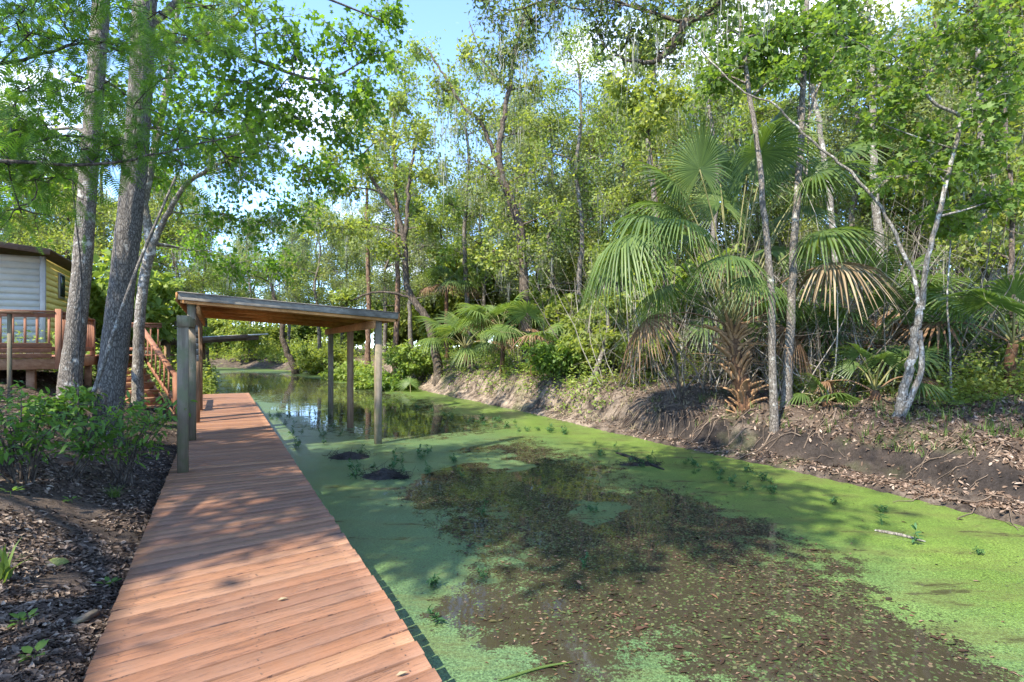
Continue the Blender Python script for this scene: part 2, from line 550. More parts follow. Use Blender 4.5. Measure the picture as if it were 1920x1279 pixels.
def water_mat():
    """still dark creek; duckweed cover from the sheet's 'weed' attribute, broken debris from 'debris'"""
    m, nt = newmat('creek_water')
    L = nt.links.new
    geo = N(nt, 'ShaderNodeNewGeometry')
    aw = N(nt, 'ShaderNodeAttribute'); aw.attribute_name = 'weed'
    ad = N(nt, 'ShaderNodeAttribute'); ad.attribute_name = 'debris'
    lime = N(nt, 'ShaderNodeAttribute'); lime.attribute_name = 'lime'
    nA = N(nt, 'ShaderNodeTexNoise', Scale=5.0, Detail=8.0, Roughness=0.75); L(geo.outputs['Position'], nA.inputs['Vector'])
    nB = N(nt, 'ShaderNodeTexNoise', Scale=48.0, Detail=3.0, Roughness=0.7); L(geo.outputs['Position'], nB.inputs['Vector'])
    nC = N(nt, 'ShaderNodeTexNoise', Scale=1.1, Detail=5.0, Roughness=0.6); L(geo.outputs['Position'], nC.inputs['Vector'])
    # weed mask
    a1 = N(nt, 'ShaderNodeMath', operation='MULTIPLY_ADD'); L(nA.outputs['Fac'], a1.inputs[0]); a1.inputs[1].default_value = 0.9; L(aw.outputs['Fac'], a1.inputs[2])
    a2 = N(nt, 'ShaderNodeMath', operation='MULTIPLY_ADD'); L(nB.outputs['Fac'], a2.inputs[0]); a2.inputs[1].default_value = 0.55; L(a1.outputs[0], a2.inputs[2])
    wm = ramp(nt, [(0.0, g3(0)), (1.0, g3(1))], a2.outputs[0])
    wm.color_ramp.elements[0].position = 0.0
    mr = N(nt, 'ShaderNodeMapRange'); mr.inputs['From Min'].default_value = 1.18; mr.inputs['From Max'].default_value = 1.27
    L(a2.outputs[0], mr.inputs['Value'])
    # debris mask: small specks of dead leaf and weed
    vo = N(nt, 'ShaderNodeTexVoronoi', Scale=52.0); L(geo.outputs['Position'], vo.inputs['Vector'])
    vs = N(nt, 'ShaderNodeSeparateColor'); L(vo.outputs['Color'], vs.inputs[0])
    d1 = N(nt, 'ShaderNodeMath', operation='MULTIPLY_ADD'); L(nA.outputs['Fac'], d1.inputs[0]); d1.inputs[1].default_value = 0.9; L(ad.outputs['Fac'], d1.inputs[2])
    d2 = N(nt, 'ShaderNodeMath', operation='MULTIPLY_ADD'); L(vs.outputs[0], d2.inputs[0]); d2.inputs[1].default_value = 0.75; L(d1.outputs[0], d2.inputs[2])
    dm = N(nt, 'ShaderNodeMapRange'); dm.inputs['From Min'].default_value = 1.36; dm.inputs['From Max'].default_value = 1.42
    L(d2.outputs[0], dm.inputs['Value'])
    dcol = ramp(nt, [(0.0, (0.022, 0.016, 0.012)), (0.40, (0.055, 0.038, 0.026)), (0.62, (0.045, 0.075, 0.022)), (0.85, (0.08, 0.115, 0.042)), (1.0, (0.15, 0.10, 0.065))], vs.outputs[1])
    # weed colour
    wc1 = ramp(nt, [(0.25, (0.055, 0.100, 0.042)), (0.75, (0.098, 0.158, 0.062))], nC.outputs['Fac'])
    wc2 = ramp(nt, [(0.25, (0.068, 0.115, 0.022)), (0.5, (0.102, 0.160, 0.028)), (0.78, (0.148, 0.208, 0.040))], nC.outputs['Fac'])
    wc = N(nt, 'ShaderNodeMixRGB'); L(lime.outputs['Fac'], wc.inputs['Fac']); L(wc1.outputs[0], wc.inputs['Color1']); L(wc2.outputs[0], wc.inputs['Color2'])
    rs = ramp(nt, [(0.30, g3(0.62)), (0.62, g3(1.15))], nB.outputs['Fac'])
    wcm = N(nt, 'ShaderNodeMixRGB', blend_type='MULTIPLY', Fac=1.0); L(wc.outputs[0], wcm.inputs['Color1']); L(rs.outputs[0], wcm.inputs['Color2'])
    # grain: single fronds, and drifts of olive and brown
    vg = N(nt, 'ShaderNodeTexVoronoi', Scale=110.0); L(geo.outputs['Position'], vg.inputs['Vector'])
    vgs = N(nt, 'ShaderNodeSeparateColor'); L(vg.outputs['Color'], vgs.inputs[0])
    rgv = ramp(nt, [(0.0, g3(0.55)), (0.5, g3(1.0)), (1.0, g3(1.5))], vgs.outputs[0])
    wg = N(nt, 'ShaderNodeMixRGB', blend_type='MULTIPLY', Fac=1.0); L(wcm.outputs[0], wg.inputs['Color1']); L(rgv.outputs[0], wg.inputs['Color2'])
    md = N(nt, 'ShaderNodeMapping'); md.inputs['Rotation'].default_value = (0, 0, 0.5); md.inputs['Scale'].default_value = (0.7, 2.4, 1)
    L(geo.outputs['Position'], md.inputs['Vector'])
    nD = N(nt, 'ShaderNodeTexNoise', Scale=1.3, Detail=9.0, Roughness=0.72); L(md.outputs[0], nD.inputs['Vector'])
    rD = ramp(nt, [(0.47, g3(0)), (0.64, g3(0.7))], nD.outputs['Fac'])
    wd = N(nt, 'ShaderNodeMixRGB'); L(rD.outputs[0], wd.inputs['Fac']); L(wg.outputs[0], wd.inputs['Color1']); wd.inputs['Color2'].default_value = (0.095, 0.100, 0.030, 1)
    wcm = wd
    # specks of dark in the weed
    spk = N(nt, 'ShaderNodeTexVoronoi', Scale=9.0); L(geo.outputs['Position'], spk.inputs['Vector'])
    rk = ramp(nt, [(0.07, g3(0.9)), (0.13, g3(0))], spk.outputs['Distance'])
    wk = N(nt, 'ShaderNodeMixRGB'); L(rk.outputs[0], wk.inputs['Fac']); L(wcm.outputs[0], wk.inputs['Color1']); wk.inputs['Color2'].default_value = (0.03, 0.028, 0.018, 1)
    gp = N(nt, 'ShaderNodeMapRange'); gp.inputs['From Min'].default_value = 0.585; gp.inputs['From Max'].default_value = 0.64
    gp.inputs['To Min'].default_value = 1.0; gp.inputs['To Max'].default_value = 0.25; L(nD.outputs['Fac'], gp.inputs['Value'])
    gm = N(nt, 'ShaderNodeMath', operation='MULTIPLY'); L(mr.outputs[0], gm.inputs[0]); L(gp.outputs[0], gm.inputs[1])
    # water
    wat = N(nt, 'ShaderNodeBsdfPrincipled', Roughness=0.035); wat.inputs['Base Color'].default_value = (0.034, 0.029, 0.018, 1)
    wat.inputs['IOR'].default_value = 1.33
    wat.inputs['Specular IOR Level'].default_value = 0.5
    nw = N(nt, 'ShaderNodeTexNoise', Scale=2.2, Detail=3.0); L(geo.outputs['Position'], nw.inputs['Vector'])
    bw = N(nt, 'ShaderNodeBump', Strength=0.08, Distance=0.03); L(nw.outputs['Fac'], bw.inputs['Height']); L(bw.outputs[0], wat.inputs['Normal'])
    deb = N(nt, 'ShaderNodeBsdfPrincipled', Roughness=0.3); L(dcol.outputs[0], deb.inputs['Base Color'])
    duck = N(nt, 'ShaderNodeBsdfPrincipled', Roughness=0.36); L(wk.outputs[0], duck.inputs['Base Color'])
    duck.inputs['Specular IOR Level'].default_value = 0.45
    bd = N(nt, 'ShaderNodeBump', Strength=0.35, Distance=0.012); L(nB.outputs['Fac'], bd.inputs['Height']); L(bd.outputs[0], duck.inputs['Normal'])
    s1 = N(nt, 'ShaderNodeMixShader'); L(dm.outputs[0], s1.inputs[0]); L(wat.outputs[0], s1.inputs[1]); L(deb.outputs[0], s1.inputs[2])
    s2 = N(nt, 'ShaderNodeMixShader'); L(gm.outputs[0], s2.inputs[0]); L(s1.outputs[0], s2.inputs[1]); L(duck.outputs[0], s2.inputs[2])
    out = N(nt, 'ShaderNodeOutputMaterial'); L(s2.outputs[0], out.inputs['Surface'])
    return m

PD = np.array([0.874, 0.485, 0.0])      # across the dock, away from the left bank
DD = np.array([-0.485, 0.874, 0.0])     # along the dock, away from the camera
UP = np.array([0.0, 0.0, 1.0])

M = {}
M['soil'] = ground_mat()
M['water'] = water_mat()
M['board'] = board_mat()
M['post'] = wood_mat('weathered_post', [(0.085, 0.062, 0.040), (0.185, 0.142, 0.095), (0.30, 0.245, 0.17)], (0, 0, 1), stain=(0.125, 0.118, 0.06))
M['post_warm'] = wood_mat('warm_post', [(0.12, 0.065, 0.033), (0.24, 0.142, 0.078), (0.34, 0.225, 0.13)], (0, 0, 1))
M['fascia'] = wood_mat('weathered_fascia', [(0.105, 0.092, 0.075), (0.21, 0.185, 0.152), (0.32, 0.285, 0.235)], PD)
M['joist'] = wood_mat('tan_joist', [(0.36, 0.165, 0.060), (0.56, 0.27, 0.10), (0.68, 0.37, 0.16)], PD)
M['joist_d'] = wood_mat('tan_beam', [(0.24, 0.105, 0.036), (0.40, 0.185, 0.066), (0.52, 0.27, 0.11)], DD)
M['ply'] = wood_mat('roof_sheathing', [(0.55, 0.33, 0.17), (0.68, 0.44, 0.25), (0.76, 0.54, 0.34)], PD, grain=4)
M['shingle'] = noise_mat('roof_felt', [(0.3, (0.05, 0.047, 0.043)), (0.7, (0.12, 0.11, 0.10))], 6)
M['red'] = wood_mat('red_brown_rail', [(0.19, 0.080, 0.045), (0.29, 0.130, 0.072), (0.38, 0.185, 0.105)], (0, 0, 1))
M['red_h'] = wood_mat('red_brown_timber', [(0.19, 0.080, 0.045), (0.29, 0.130, 0.072), (0.38, 0.185, 0.105)], PD)
M['tread'] = wood_mat('worn_tread', [(0.20, 0.095, 0.05), (0.33, 0.17, 0.09), (0.44, 0.26, 0.15)], PD)
M['siding_w'] = noise_mat('white_siding', [(0.3, (0.50, 0.50, 0.46)), (0.7, (0.66, 0.66, 0.62))], 1.5, 0.5, 0.05)
M['siding_y'] = noise_mat('yellow_siding', [(0.3, (0.60, 0.47, 0.13)), (0.7, (0.74, 0.60, 0.20))], 1.5, 0.6, 0.05)
M['trim'] = noise_mat('grey_trim', [(0.3, (0.30, 0.28, 0.25)), (0.7, (0.42, 0.40, 0.36))], 3)
M['brown_roof'] = noise_mat('brown_eave', [(0.3, (0.075, 0.048, 0.034)), (0.7, (0.15, 0.10, 0.072))], 3)
M['metal_roof'] = noise_mat('pale_metal_roof', [(0.3, (0.45, 0.48, 0.50)), (0.7, (0.62, 0.65, 0.66))], 3, 0.4, 0.05)
M['glass'] = noise_mat('dark_glass', [(0.3, (0.02, 0.025, 0.03)), (0.7, (0.05, 0.06, 0.065))], 2, 0.08, 0.0)
M['nail'] = noise_mat('nail_steel', [(0.3, (0.05, 0.035, 0.03)), (0.7, (0.12, 0.08, 0.06))], 10)
M['bark_dark'] = bark_mat('ridged_grey_bark', (0.045, 0.038, 0.032), (0.165, 0.145, 0.122), (0.33, 0.32, 0.285), 0.62, 42)
M['bark_pale'] = bark_mat('pale_lichen_bark', (0.06, 0.05, 0.04), (0.20, 0.172, 0.14), (0.42, 0.41, 0.36), 0.56, 40)
M['bark_brown'] = bark_mat('brown_bark', (0.035, 0.026, 0.020), (0.125, 0.098, 0.072), (0.29, 0.27, 0.22), 0.60, 18)
M['bark_red'] = bark_mat('reddish_bark', (0.07, 0.040, 0.026), (0.215, 0.135, 0.088), (0.33, 0.28, 0.23), 0.62, 14)
M['bark_white'] = bark_mat('whitish_bark', (0.085, 0.072, 0.058), (0.225, 0.20, 0.165), (0.50, 0.48, 0.43), 0.53, 30)
M['leaf_left'] = leaf_mat('broad_leaf', (0.060, 0.135, 0.016), (0.130, 0.24, 0.028), (0.24, 0.34, 0.055), 0.6)
M['leaf_cyp'] = leaf_mat('feathery_leaf', (0.060, 0.130, 0.018), (0.12, 0.22, 0.032), (0.19, 0.29, 0.05), 0.6)
M['leaf_oak'] = leaf_mat('oak_leaf', (0.050, 0.085, 0.024), (0.115, 0.165, 0.048), (0.20, 0.25, 0.085), 0.42)
M['leaf_lime'] = leaf_mat('spring_leaf', (0.115, 0.185, 0.030), (0.23, 0.31, 0.070), (0.38, 0.42, 0.15), 0.5)
M['leaf_mid'] = leaf_mat('wood_leaf', (0.120, 0.165, 0.034), (0.225, 0.280, 0.066), (0.36, 0.39, 0.15), 0.55)
M['leaf_maple'] = leaf_mat('maple_leaf', (0.080, 0.145, 0.026), (0.150, 0.235, 0.046), (0.24, 0.32, 0.085), 0.55)
M['leaf_pale'] = leaf_mat('mossy_pale_leaf', (0.12, 0.165, 0.06), (0.22, 0.27, 0.11), (0.36, 0.39, 0.20), 0.5)
M['leaf_shrub'] = leaf_mat('shrub_leaf', (0.065, 0.140, 0.022), (0.125, 0.230, 0.038), (0.20, 0.31, 0.06), 0.5)
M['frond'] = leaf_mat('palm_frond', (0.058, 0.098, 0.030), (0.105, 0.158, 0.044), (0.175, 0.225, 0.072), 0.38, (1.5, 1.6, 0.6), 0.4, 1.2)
M['frond_y'] = leaf_mat('sunlit_palm_frond', (0.070, 0.120, 0.034), (0.14, 0.20, 0.055), (0.24, 0.285, 0.10), 0.4, (1.5, 1.5, 0.6), 0.42, 1.2)  # lighter copy of the frond colour, sunlight painted in
M['frond_dead'] = island_mat('dead_frond', [(0, (0.15, 0.10, 0.055)), (0.5, (0.26, 0.19, 0.11)), (1, (0.36, 0.28, 0.175))], 0.7, 0.25)
M['frond_rust'] = island_mat('rusty_dead_frond', [(0, (0.10, 0.055, 0.03)), (0.5, (0.19, 0.11, 0.06)), (1, (0.28, 0.19, 0.11))], 0.75, 0.2)
M['petiole'] = noise_mat('palm_stalk', [(0.3, (0.10, 0.105, 0.035)), (0.7, (0.19, 0.17, 0.065))], 5, 0.5)
M['boot'] = wood_mat('palm_boot', [(0.15, 0.075, 0.034), (0.30, 0.17, 0.08), (0.46, 0.31, 0.165)], (0, 0, 1), grain=22)
M['palm_core'] = noise_mat('palm_fibre', [(0.3, (0.05, 0.026, 0.014)), (0.7, (0.16, 0.085, 0.045))], 14, 0.95, 0.7, 50)
M['moss'] = island_mat('spanish_moss', [(0, (0.17, 0.17, 0.135)), (0.6, (0.29, 0.29, 0.24)), (1, (0.40, 0.40, 0.34))], 0.95, 0.35)
M['litter'] = island_mat('leaf_litter', [(0, (0.045, 0.028, 0.019)), (0.35, (0.11, 0.072, 0.048)), (0.65, (0.185, 0.125, 0.086)), (0.88, (0.255, 0.185, 0.135)), (1, (0.36, 0.285, 0.22))], 0.75, 0.1)
M['litter_dark'] = island_mat('dark_leaf_litter', [(0, (0.035, 0.024, 0.018)), (0.45, (0.095, 0.066, 0.047)), (0.8, (0.175, 0.128, 0.094)), (0.95, (0.27, 0.21, 0.16)), (1, (0.38, 0.31, 0.23))], 0.75, 0.1)
M['floatleaf'] = island_mat('floating_leaf', [(0, (0.030, 0.020, 0.014)), (0.45, (0.075, 0.042, 0.026)), (0.65, (0.055, 0.085, 0.026)), (0.86, (0.14, 0.075, 0.042)), (1, (0.24, 0.16, 0.11))], 0.4, 0.1)
M['twig'] = island_mat('bare_twig', [(0, (0.10, 0.082, 0.062)), (0.6, (0.22, 0.19, 0.15)), (1, (0.40, 0.36, 0.30))], 0.9)
M['root'] = noise_mat('bank_root', [(0.3, (0.07, 0.05, 0.035)), (0.7, (0.19, 0.14, 0.10))], 8, 0.9, 0.4)
M['mud'] = noise_mat('black_mud', [(0.3, (0.008, 0.007, 0.006)), (0.7, (0.034, 0.028, 0.023))], 9, 0.8, 0.9, 30)
M['grass'] = leaf_mat('grass_blade', (0.055, 0.10, 0.020), (0.12, 0.18, 0.04), (0.24, 0.26, 0.10), 0.4)
M['sprig'] = leaf_mat('water_sprig', (0.030, 0.085, 0.030), (0.065, 0.15, 0.05), (0.12, 0.24, 0.09), 0.35)
M['drygrass'] = island_mat('dry_grass', [(0, (0.17, 0.13, 0.075)), (0.5, (0.28, 0.23, 0.14)), (1, (0.38, 0.33, 0.2))], 0.85, 0.2)

# ------------------------------------------------------------------ creek outline, terrain
DOCK_Z = 0.35
def dock_left(Z):      # left edge of the dock at depth Z
    return np.array([-0.554 * Z - 0.40 - 0.02, Z])
RIGHT = np.array([(40, -14), (20, -9), (12.0, -2.0), (8.6, 2.0), (6.7, 4.4), (5.67, 5.9), (4.47, 8.6), (3.47, 10.2), (1.88, 13.4), (-0.18, 17.7),
                  (-3.0, 22.9), (-7.8, 32.5), (-14, 42), (-24, 53), (-40, 62), (-70, 72)], float)
LEFT = np.array([(-70, 60), (-40, 51), (-24, 41), (-17.3, 31), (-12.9, 23), (-10.6, 18.5), (-7.2, 12.2), (-4.0, 6.4), (-1.9, 2.6), (0.5, -2), (3, -7), (8, -25), (30, -30)], float)
POLY = np.vstack([RIGHT, LEFT])

def seg_dist(xy, chain):
    d = np.full(len(xy), 1e9)
    for a, b in zip(chain[:-1], chain[1:]):
        ab = b - a
        t = np.clip(((xy - a) @ ab) / (ab @ ab), 0, 1)
        q = a + t[:, None] * ab
        d = np.minimum(d, np.hypot(xy[:, 0] - q[:, 0], xy[:, 1] - q[:, 1]))
    return d
def inside(xy, poly):
    r = np.zeros(len(xy), bool)
    x, y = xy[:, 0], xy[:, 1]
    for i in range(len(poly)):
        x1, y1 = poly[i]; x2, y2 = poly[i - 1]
        if y1 == y2: continue
        c = ((y1 > y) != (y2 > y)) & (x < (x2 - x1) * (y - y1) / (y2 - y1) + x1)
        r ^= c
    return r

def terrain(xy):
    xy = np.asarray(xy, float).reshape(-1, 2)
    p3 = np.column_stack([xy, np.zeros(len(xy))])
    wob = (fbm(p3, 0.9, 3) - 0.5)
    dr = seg_dist(xy, RIGHT); dl = seg_dist(xy, LEFT)
    ins = inside(xy, POLY)
    fine = fbm(p3 + 5, 2.6, 4) - 0.5
    big = fbm(p3 + 9, 0.18, 3) - 0.5
    # right bank: low leaf ledge, undercut face, slope to the wood floor
    D = np.maximum(dr + 0.55 * wob, 0)
    hr = np.interp(D, [0, .12, .42, .62, .95, 1.6, 3.2, 6, 15, 60], [0.0, .07, .12, .40, .62, .80, 1.02, 1.18, 1.35, 1.8])
    hr = hr + (fbm(p3 + 3, 5.5, 3) - .5) * np.interp(D, [0, .25, .5, 1.6, 4], [.02, .08, .34, .26, .12]) + fine * np.interp(D, [0, .3, 1, 5], [.06, .18, .36, .30]) + big * np.interp(D, [0, 3, 10], [0, .25, .5])
    # far right bank is higher and steeper
    farf = np.interp(xy[:, 1], [12, 17], [0, 1])
    hr = hr + farf * np.interp(D, [0, .2, 1.1, 3], [0, .05, .40, .35])
    # left bank
    E = dl + 0.15 * wob
    hl = np.interp(E, [0, .3, .7, 1.2, 2.2, 3.4, 5, 12, 60], [.05, .18, .26, .46, .86, 1.26, 1.42, 1.5, 1.9])
    hl = hl + fine * np.interp(E, [0, .5, 2], [.03, .08, .14]) + big * np.interp(E, [0, 3, 10], [0, .08, .4])
    h = np.where(dl < dr, hl, hr)
    dmin = np.minimum(dl, dr)
    h = np.where(ins, -np.minimum(0.9, 0.55 * dmin + 0.03), h)
    return h
def gz(x, y):
    return float(terrain([(x, y)])[0])
def on_ground(px, py0, Z):
    """ground point under photo column px at depth Z"""
    x = (px - 960) / F * Z
    return np.array([x, Z, gz(x, Z)])

def axis_coords(lo, hi, a, b, d, grow=1.13):
    c = list(np.arange(a, b, d))
    s, x = d, c[-1]
    up = []
    while x < hi:
        s *= grow; x += s; up.append(x)
    s, x = d, a
    dn = []
    while x > lo:
        s *= grow; x -= s; dn.append(x)
    return np.array(dn[::-1] + c + up)
gx = axis_coords(-260, 260, -11, 14, 0.12)
gy = axis_coords(-60, 420, 1.5, 26, 0.13)
GX, GY = np.meshgrid(gx, gy)
xy = np.column_stack([GX.ravel(), GY.ravel()])
H = terrain(xy)
nx_, ny_ = len(gx), len(gy)
i, j = np.meshgrid(np.arange(nx_ - 1), np.arange(ny_ - 1))
b = (j * nx_ + i).ravel()
quads = np.column_stack([b, b + 1, b + 1 + nx_, b + nx_])
me = MB().add(np.column_stack([xy, H]), quads=quads).mesh('ground', smooth=True)
dr = seg_dist(xy, RIGHT); dl = seg_dist(xy, LEFT)
wn = fbm(np.column_stack([xy, H * 0]), 1.3, 4) - 0.5
muck = np.clip(1.15 - np.abs(dr - 0.62) / 0.55 + wn * 1.6, 0, 1) * np.interp(xy[:, 1], [12.5, 16], [1, .15])
muck = np.maximum(muck, np.clip(0.9 - dl / 1.1 + wn * 1.8, 0, 1) * (dl < dr))
muck = np.where(inside(xy, POLY), 1, muck)
sand = np.clip(1.3 - dr / 1.6, 0, 1) * np.interp(xy[:, 1], [11.5, 14, 30, 45], [0, 1, 1, .4]) * (dr < dl)
sand = np.maximum(sand, 0.35 * np.clip(1.6 - dr / 2.5, 0, 1) * (dr < dl) * (wn > 0.05))
for nme, arr in (('muck', muck), ('sand', sand)):
    at = me.attributes.new(nme, 'FLOAT', 'POINT')
    at.data.foreach_set('value', arr.astype(np.float32))
tag(link('ground', me, M['soil']), 'soil of the wooded banks under brown leaf litter', kind='structure')

# water sheet
wx = axis_coords(-75, 45, -9, 9, 0.09)
wy = axis_coords(-30, 75, 1.2, 20, 0.09)
WX, WY = np.meshgrid(wx, wy)
wxy = np.column_stack([WX.ravel(), WY.ravel()])
nx_, ny_ = len(wx), len(wy)
i, j = np.meshgrid(np.arange(nx_ - 1), np.arange(ny_ - 1))
b = (j * nx_ + i).ravel()
quads = np.column_stack([b, b + 1, b + 1 + nx_, b + nx_])
keep = (inside(wxy, POLY) | (seg_dist(wxy, POLY) < 1.2))
quads = quads[keep[quads].any(axis=1)]
me = MB().add(np.column_stack([wxy, np.zeros(len(wxy))]), quads=quads).mesh('water')
def PW(px, py):        # point of the water plane seen at a photo pixel
    Z = CAM_Z * F / (py - HOR)
    return ((px - 960) / F * Z, Z)
DEB = np.array([PW(*a) for a in [(985, 815), (1090, 862), (1240, 905), (1400, 950), (1525, 1030), (1600, 1085), (1680, 1120), (1790, 1200), (1930, 1290), (1960, 1500),
                                 (1250, 1420), (1120, 1279), (1040, 1205), (960, 1170), (880, 1120), (860, 1060), (800, 1000), (760, 930), (840, 890), (900, 870), (880, 840)]])
OPEN = np.array([PW(*a) for a in [(480, 760), (560, 830), (700, 838), (860, 835), (1000, 818), (1010, 800), (900, 768), (800, 742), (690, 718), (560, 700), (420, 692), (380, 700), (380, 735)]])
w3 = np.column_stack([wxy, np.zeros(len(wxy))])
n_lo = fbm(w3, 0.8, 4) - 0.5
n_md = fbm(w3 + 31, 2.5, 4) - 0.5
def sdist(poly):
    d = seg_dist(wxy, np.vstack([poly, poly[:1]]))
    return np.where(inside(wxy, poly), -d, d)
sd = sdist(DEB) + n_lo * 1.3 + n_md * 1.0
so_ = sdist(OPEN) + n_lo * 2.2
weed = np.interp(sd, [-1.2, -0.3, 0.30, 0.9], [0.29, 0.42, 0.68, 1.10])
weed = np.minimum(weed, np.interp(so_, [-2.5, -0.6, 0.5], [0.36, 0.52, 1.15]))
weed = weed + np.where(sd < 0, n_lo * 0.55, 0)
# green cushions in the debris
for (px, py, rr) in [(1110, 955, .36), (900, 860, .5), (960, 870, .45)]:
    c = PW(px, py)
    weed = np.maximum(weed, 1.15 * np.clip(1.45 - np.hypot(wxy[:, 0] - c[0], (wxy[:, 1] - c[1]) * 0.8) / rr + n_md * 3.2 + n_lo, 0, 1))
# bright margin along the right bank even far away
drw = seg_dist(wxy, RIGHT)
weed = np.maximum(weed, np.interp(drw + n_lo * 1.2, [0.0, 0.8, 1.5], [1.1, 0.9, 0.2]))
debris = np.interp(sd, [-0.5, 0.0, 0.5], [0.43, 0.30, 0.0]) - 0.08 * np.interp(wxy[:, 0], [0.2, 1.6], [1, 0])
debris = np.maximum(debris, np.interp(so_, [-1.5, 0, 1], [0.26, 0.22, 0.0]))
lime = np.clip(np.interp(drw, [1.0, 3.0], [1, 0]) + n_lo * 0.8 + np.interp(wxy[:, 0], [1.0, 4.0], [0, .7]), 0, 1)
for nme, arr in (('weed', weed), ('debris', debris), ('lime', lime)):
    at = me.attributes.new(nme, 'FLOAT', 'POINT')
    at.data.foreach_set('value', arr.astype(np.float32))
tag(link('water', me, M['water']), 'still creek covered in duckweed and floating debris', kind='structure')
# ------------------------------------------------------------------ dock
D0 = np.array([-0.42 * 1 - 0.554 * 2.0, 2.0, 0])           # a point of the left edge
def dock_pt(s, a, z=DOCK_Z):       # s along from the near end, a across from the left edge
    base = np.array([-0.6216 * 2.564, 2.564, 0.0])      # not used for fit, see below
    return np.array([EDGE0[0] + DD[0] * s + PD[0] * a, EDGE0[1] + DD[1] * s + PD[1] * a, z])
# left edge passes photo pixels (155,1279) and (335,842) on the dock plane
def PDk(px, py):
    Z = (CAM_Z - DOCK_Z) * F / (py - HOR)
    return np.array([(px - 960) / F * Z, Z])
eA = PDk(155, 1279); eB = PDk(352, 800)
DDa = nrm(np.array([*(eB - eA), 0.0])); PDa = np.array([DDa[1], -DDa[0], 0.0])
EDGE0 = np.array([*eA, 0.0]) - DDa * 1.6
DOCK_W = float((np.array([*PDk(830, 1279), 0]) - np.array([*eA, 0])) @ PDa)
def dk(s, a, z=DOCK_Z):
    return EDGE0 + DDa * s + PDa * a + UP * z
DOCK_L = float((np.array([*PDk(455, 737), 0]) - EDGE0) @ DDa)
dock = empty('dock', (*dk(6, DOCK_W / 2)[:2], 0))
tag(dock, 'red-brown painted plank dock running along the left side of the creek', 'dock')
def skew(s):   # tangent of the boards' skew, near boards lean one way and far boards the other
    return np.interp(s, [0, 3.0, 4.6, 6.0, 8.5, 30], [0.15, 0.13, 0.02, -0.05, -0.05, -0.03])
s = -0.35
k = 0
nails = MB()
while s < DOCK_L:
    w = 0.142 + random.uniform(-0.006, 0.008)
    if abs(s - 8.55) < 0.08: gap = 0.016
    else: gap = random.uniform(0.012, 0.020)
    half = DOCK_W / 2
    l0, l1 = random.uniform(-0.005, 0.005), DOCK_W + random.uniform(-0.004, 0.004) + (random.uniform(0, .010) if s < 4 else 0)
    def bd(sv, a):   # boundary line of the boards at sv
        return dk(sv + skew(sv) * (a - half), a)
    z1 = random.uniform(-0.0025, 0.0025)
    c = [bd(s, l0), bd(s, l1), bd(s + w, l1), bd(s + w, l0)]
    cen = sum(c) / 4
    ang = math.atan2(*(c[1] - c[0])[[1, 0]])
    rot = np.array([[math.cos(-ang), -math.sin(-ang), 0], [math.sin(-ang), math.cos(-ang), 0], [0, 0, 1]])
    loc = [(rot @ (q - cen)) for q in c]
    # top with softly worn edges and a slightly ragged outline
    n = 12
    mbd = MB()
    t = np.linspace(0, 1, n)
    worn = 1.0 if s < 3.2 else (0.75 if 4.55 < s < 5.1 else max(0.0, 0.45 - 0.12 * (s - 3.2)))
    rag = 0.0015 + 0.003 * worn
    near = np.outer(1 - t, loc[0]) + np.outer(t, loc[1]); far = np.outer(1 - t, loc[3]) + np.outer(t, loc[2])
    near[:, 1] += gap / 2 + rng.normal(0, rag, n); far[:, 1] -= gap / 2 + rng.normal(0, rag, n)
    endj = rng.normal(0, 0.004 * worn, 4)
    e = 0.003
    tz = z1 + rng.normal(0, 0.0006, n)
    top_n = near.copy(); top_n[:, 1] += e; top_n[:, 2] = tz
    top_f = far.copy(); top_f[:, 1] -= e; top_f[:, 2] = tz
    n1 = near.copy(); n1[:, 2] = tz - e
    f1 = far.copy(); f1[:, 2] = tz - e
    n2 = near.copy(); n2[:, 2] = -0.038
    f2 = far.copy(); f2[:, 2] = -0.038
    V = np.vstack([n2, n1, top_n, top_f, f1, f2])
    Q = []
    for r_ in range(5):
        for q_ in range(n - 1):
            Q.append((r_ * n + q_, r_ * n + q_ + 1, (r_ + 1) * n + q_ + 1, (r_ + 1) * n + q_))
    ends = [[5 * n, 4 * n, 3 * n, 2 * n, n, 0], [n - 1, 2 * n - 1, 3 * n - 1, 4 * n - 1, 5 * n - 1, 6 * n - 1]]
    mbd.add(V, quads=Q, ngons=ends)
    me = mbd.mesh('board')
    at = me.attributes.new('worn', 'FLOAT', 'POINT')
    at.data.foreach_set('value', np.full(len(V), worn, np.float32))
    o = link('board', me, M['board'], dock)
    o.location = tuple(cen - np.array(dock.location))
    o.rotation_euler = (0, 0, ang)
    for a in (0.10, DOCK_W * 0.5, DOCK_W - 0.10):
        for f_ in (0.28, 0.72):
            ctr = bd(s + w * f_, a + random.uniform(-.012, .012))
            aa = np.linspace(0, 2 * np.pi, 6, endpoint=False)
            nails.add(np.column_stack([ctr[0] + .0045 * np.cos(aa), ctr[1] + .0045 * np.sin(aa), np.full(6, DOCK_Z + 0.0045)]), ngons=[list(range(6))])
    s += w
    k += 1
o = part('nail_heads', nails, M['nail'], dock); o['kind'] = 'stuff'
for a in (0.12, DOCK_W / 2, DOCK_W - 0.12):
    part('stringer', beam(dk(-0.3, a, DOCK_Z - 0.135), dk(DOCK_L - 0.05, a, DOCK_Z - 0.135), 0.05, 0.18), M['red_h'], dock)
for sv in np.arange(0.8, DOCK_L, 2.4):
    for a in (0.2, DOCK_W - 0.2):
        q = dk(sv, a)
        part('pile', beam((*q[:2], -0.6), (*q[:2], DOCK_Z - 0.06), 0.12, 0.12, up=(0, 1, 0)), M['post'], dock)

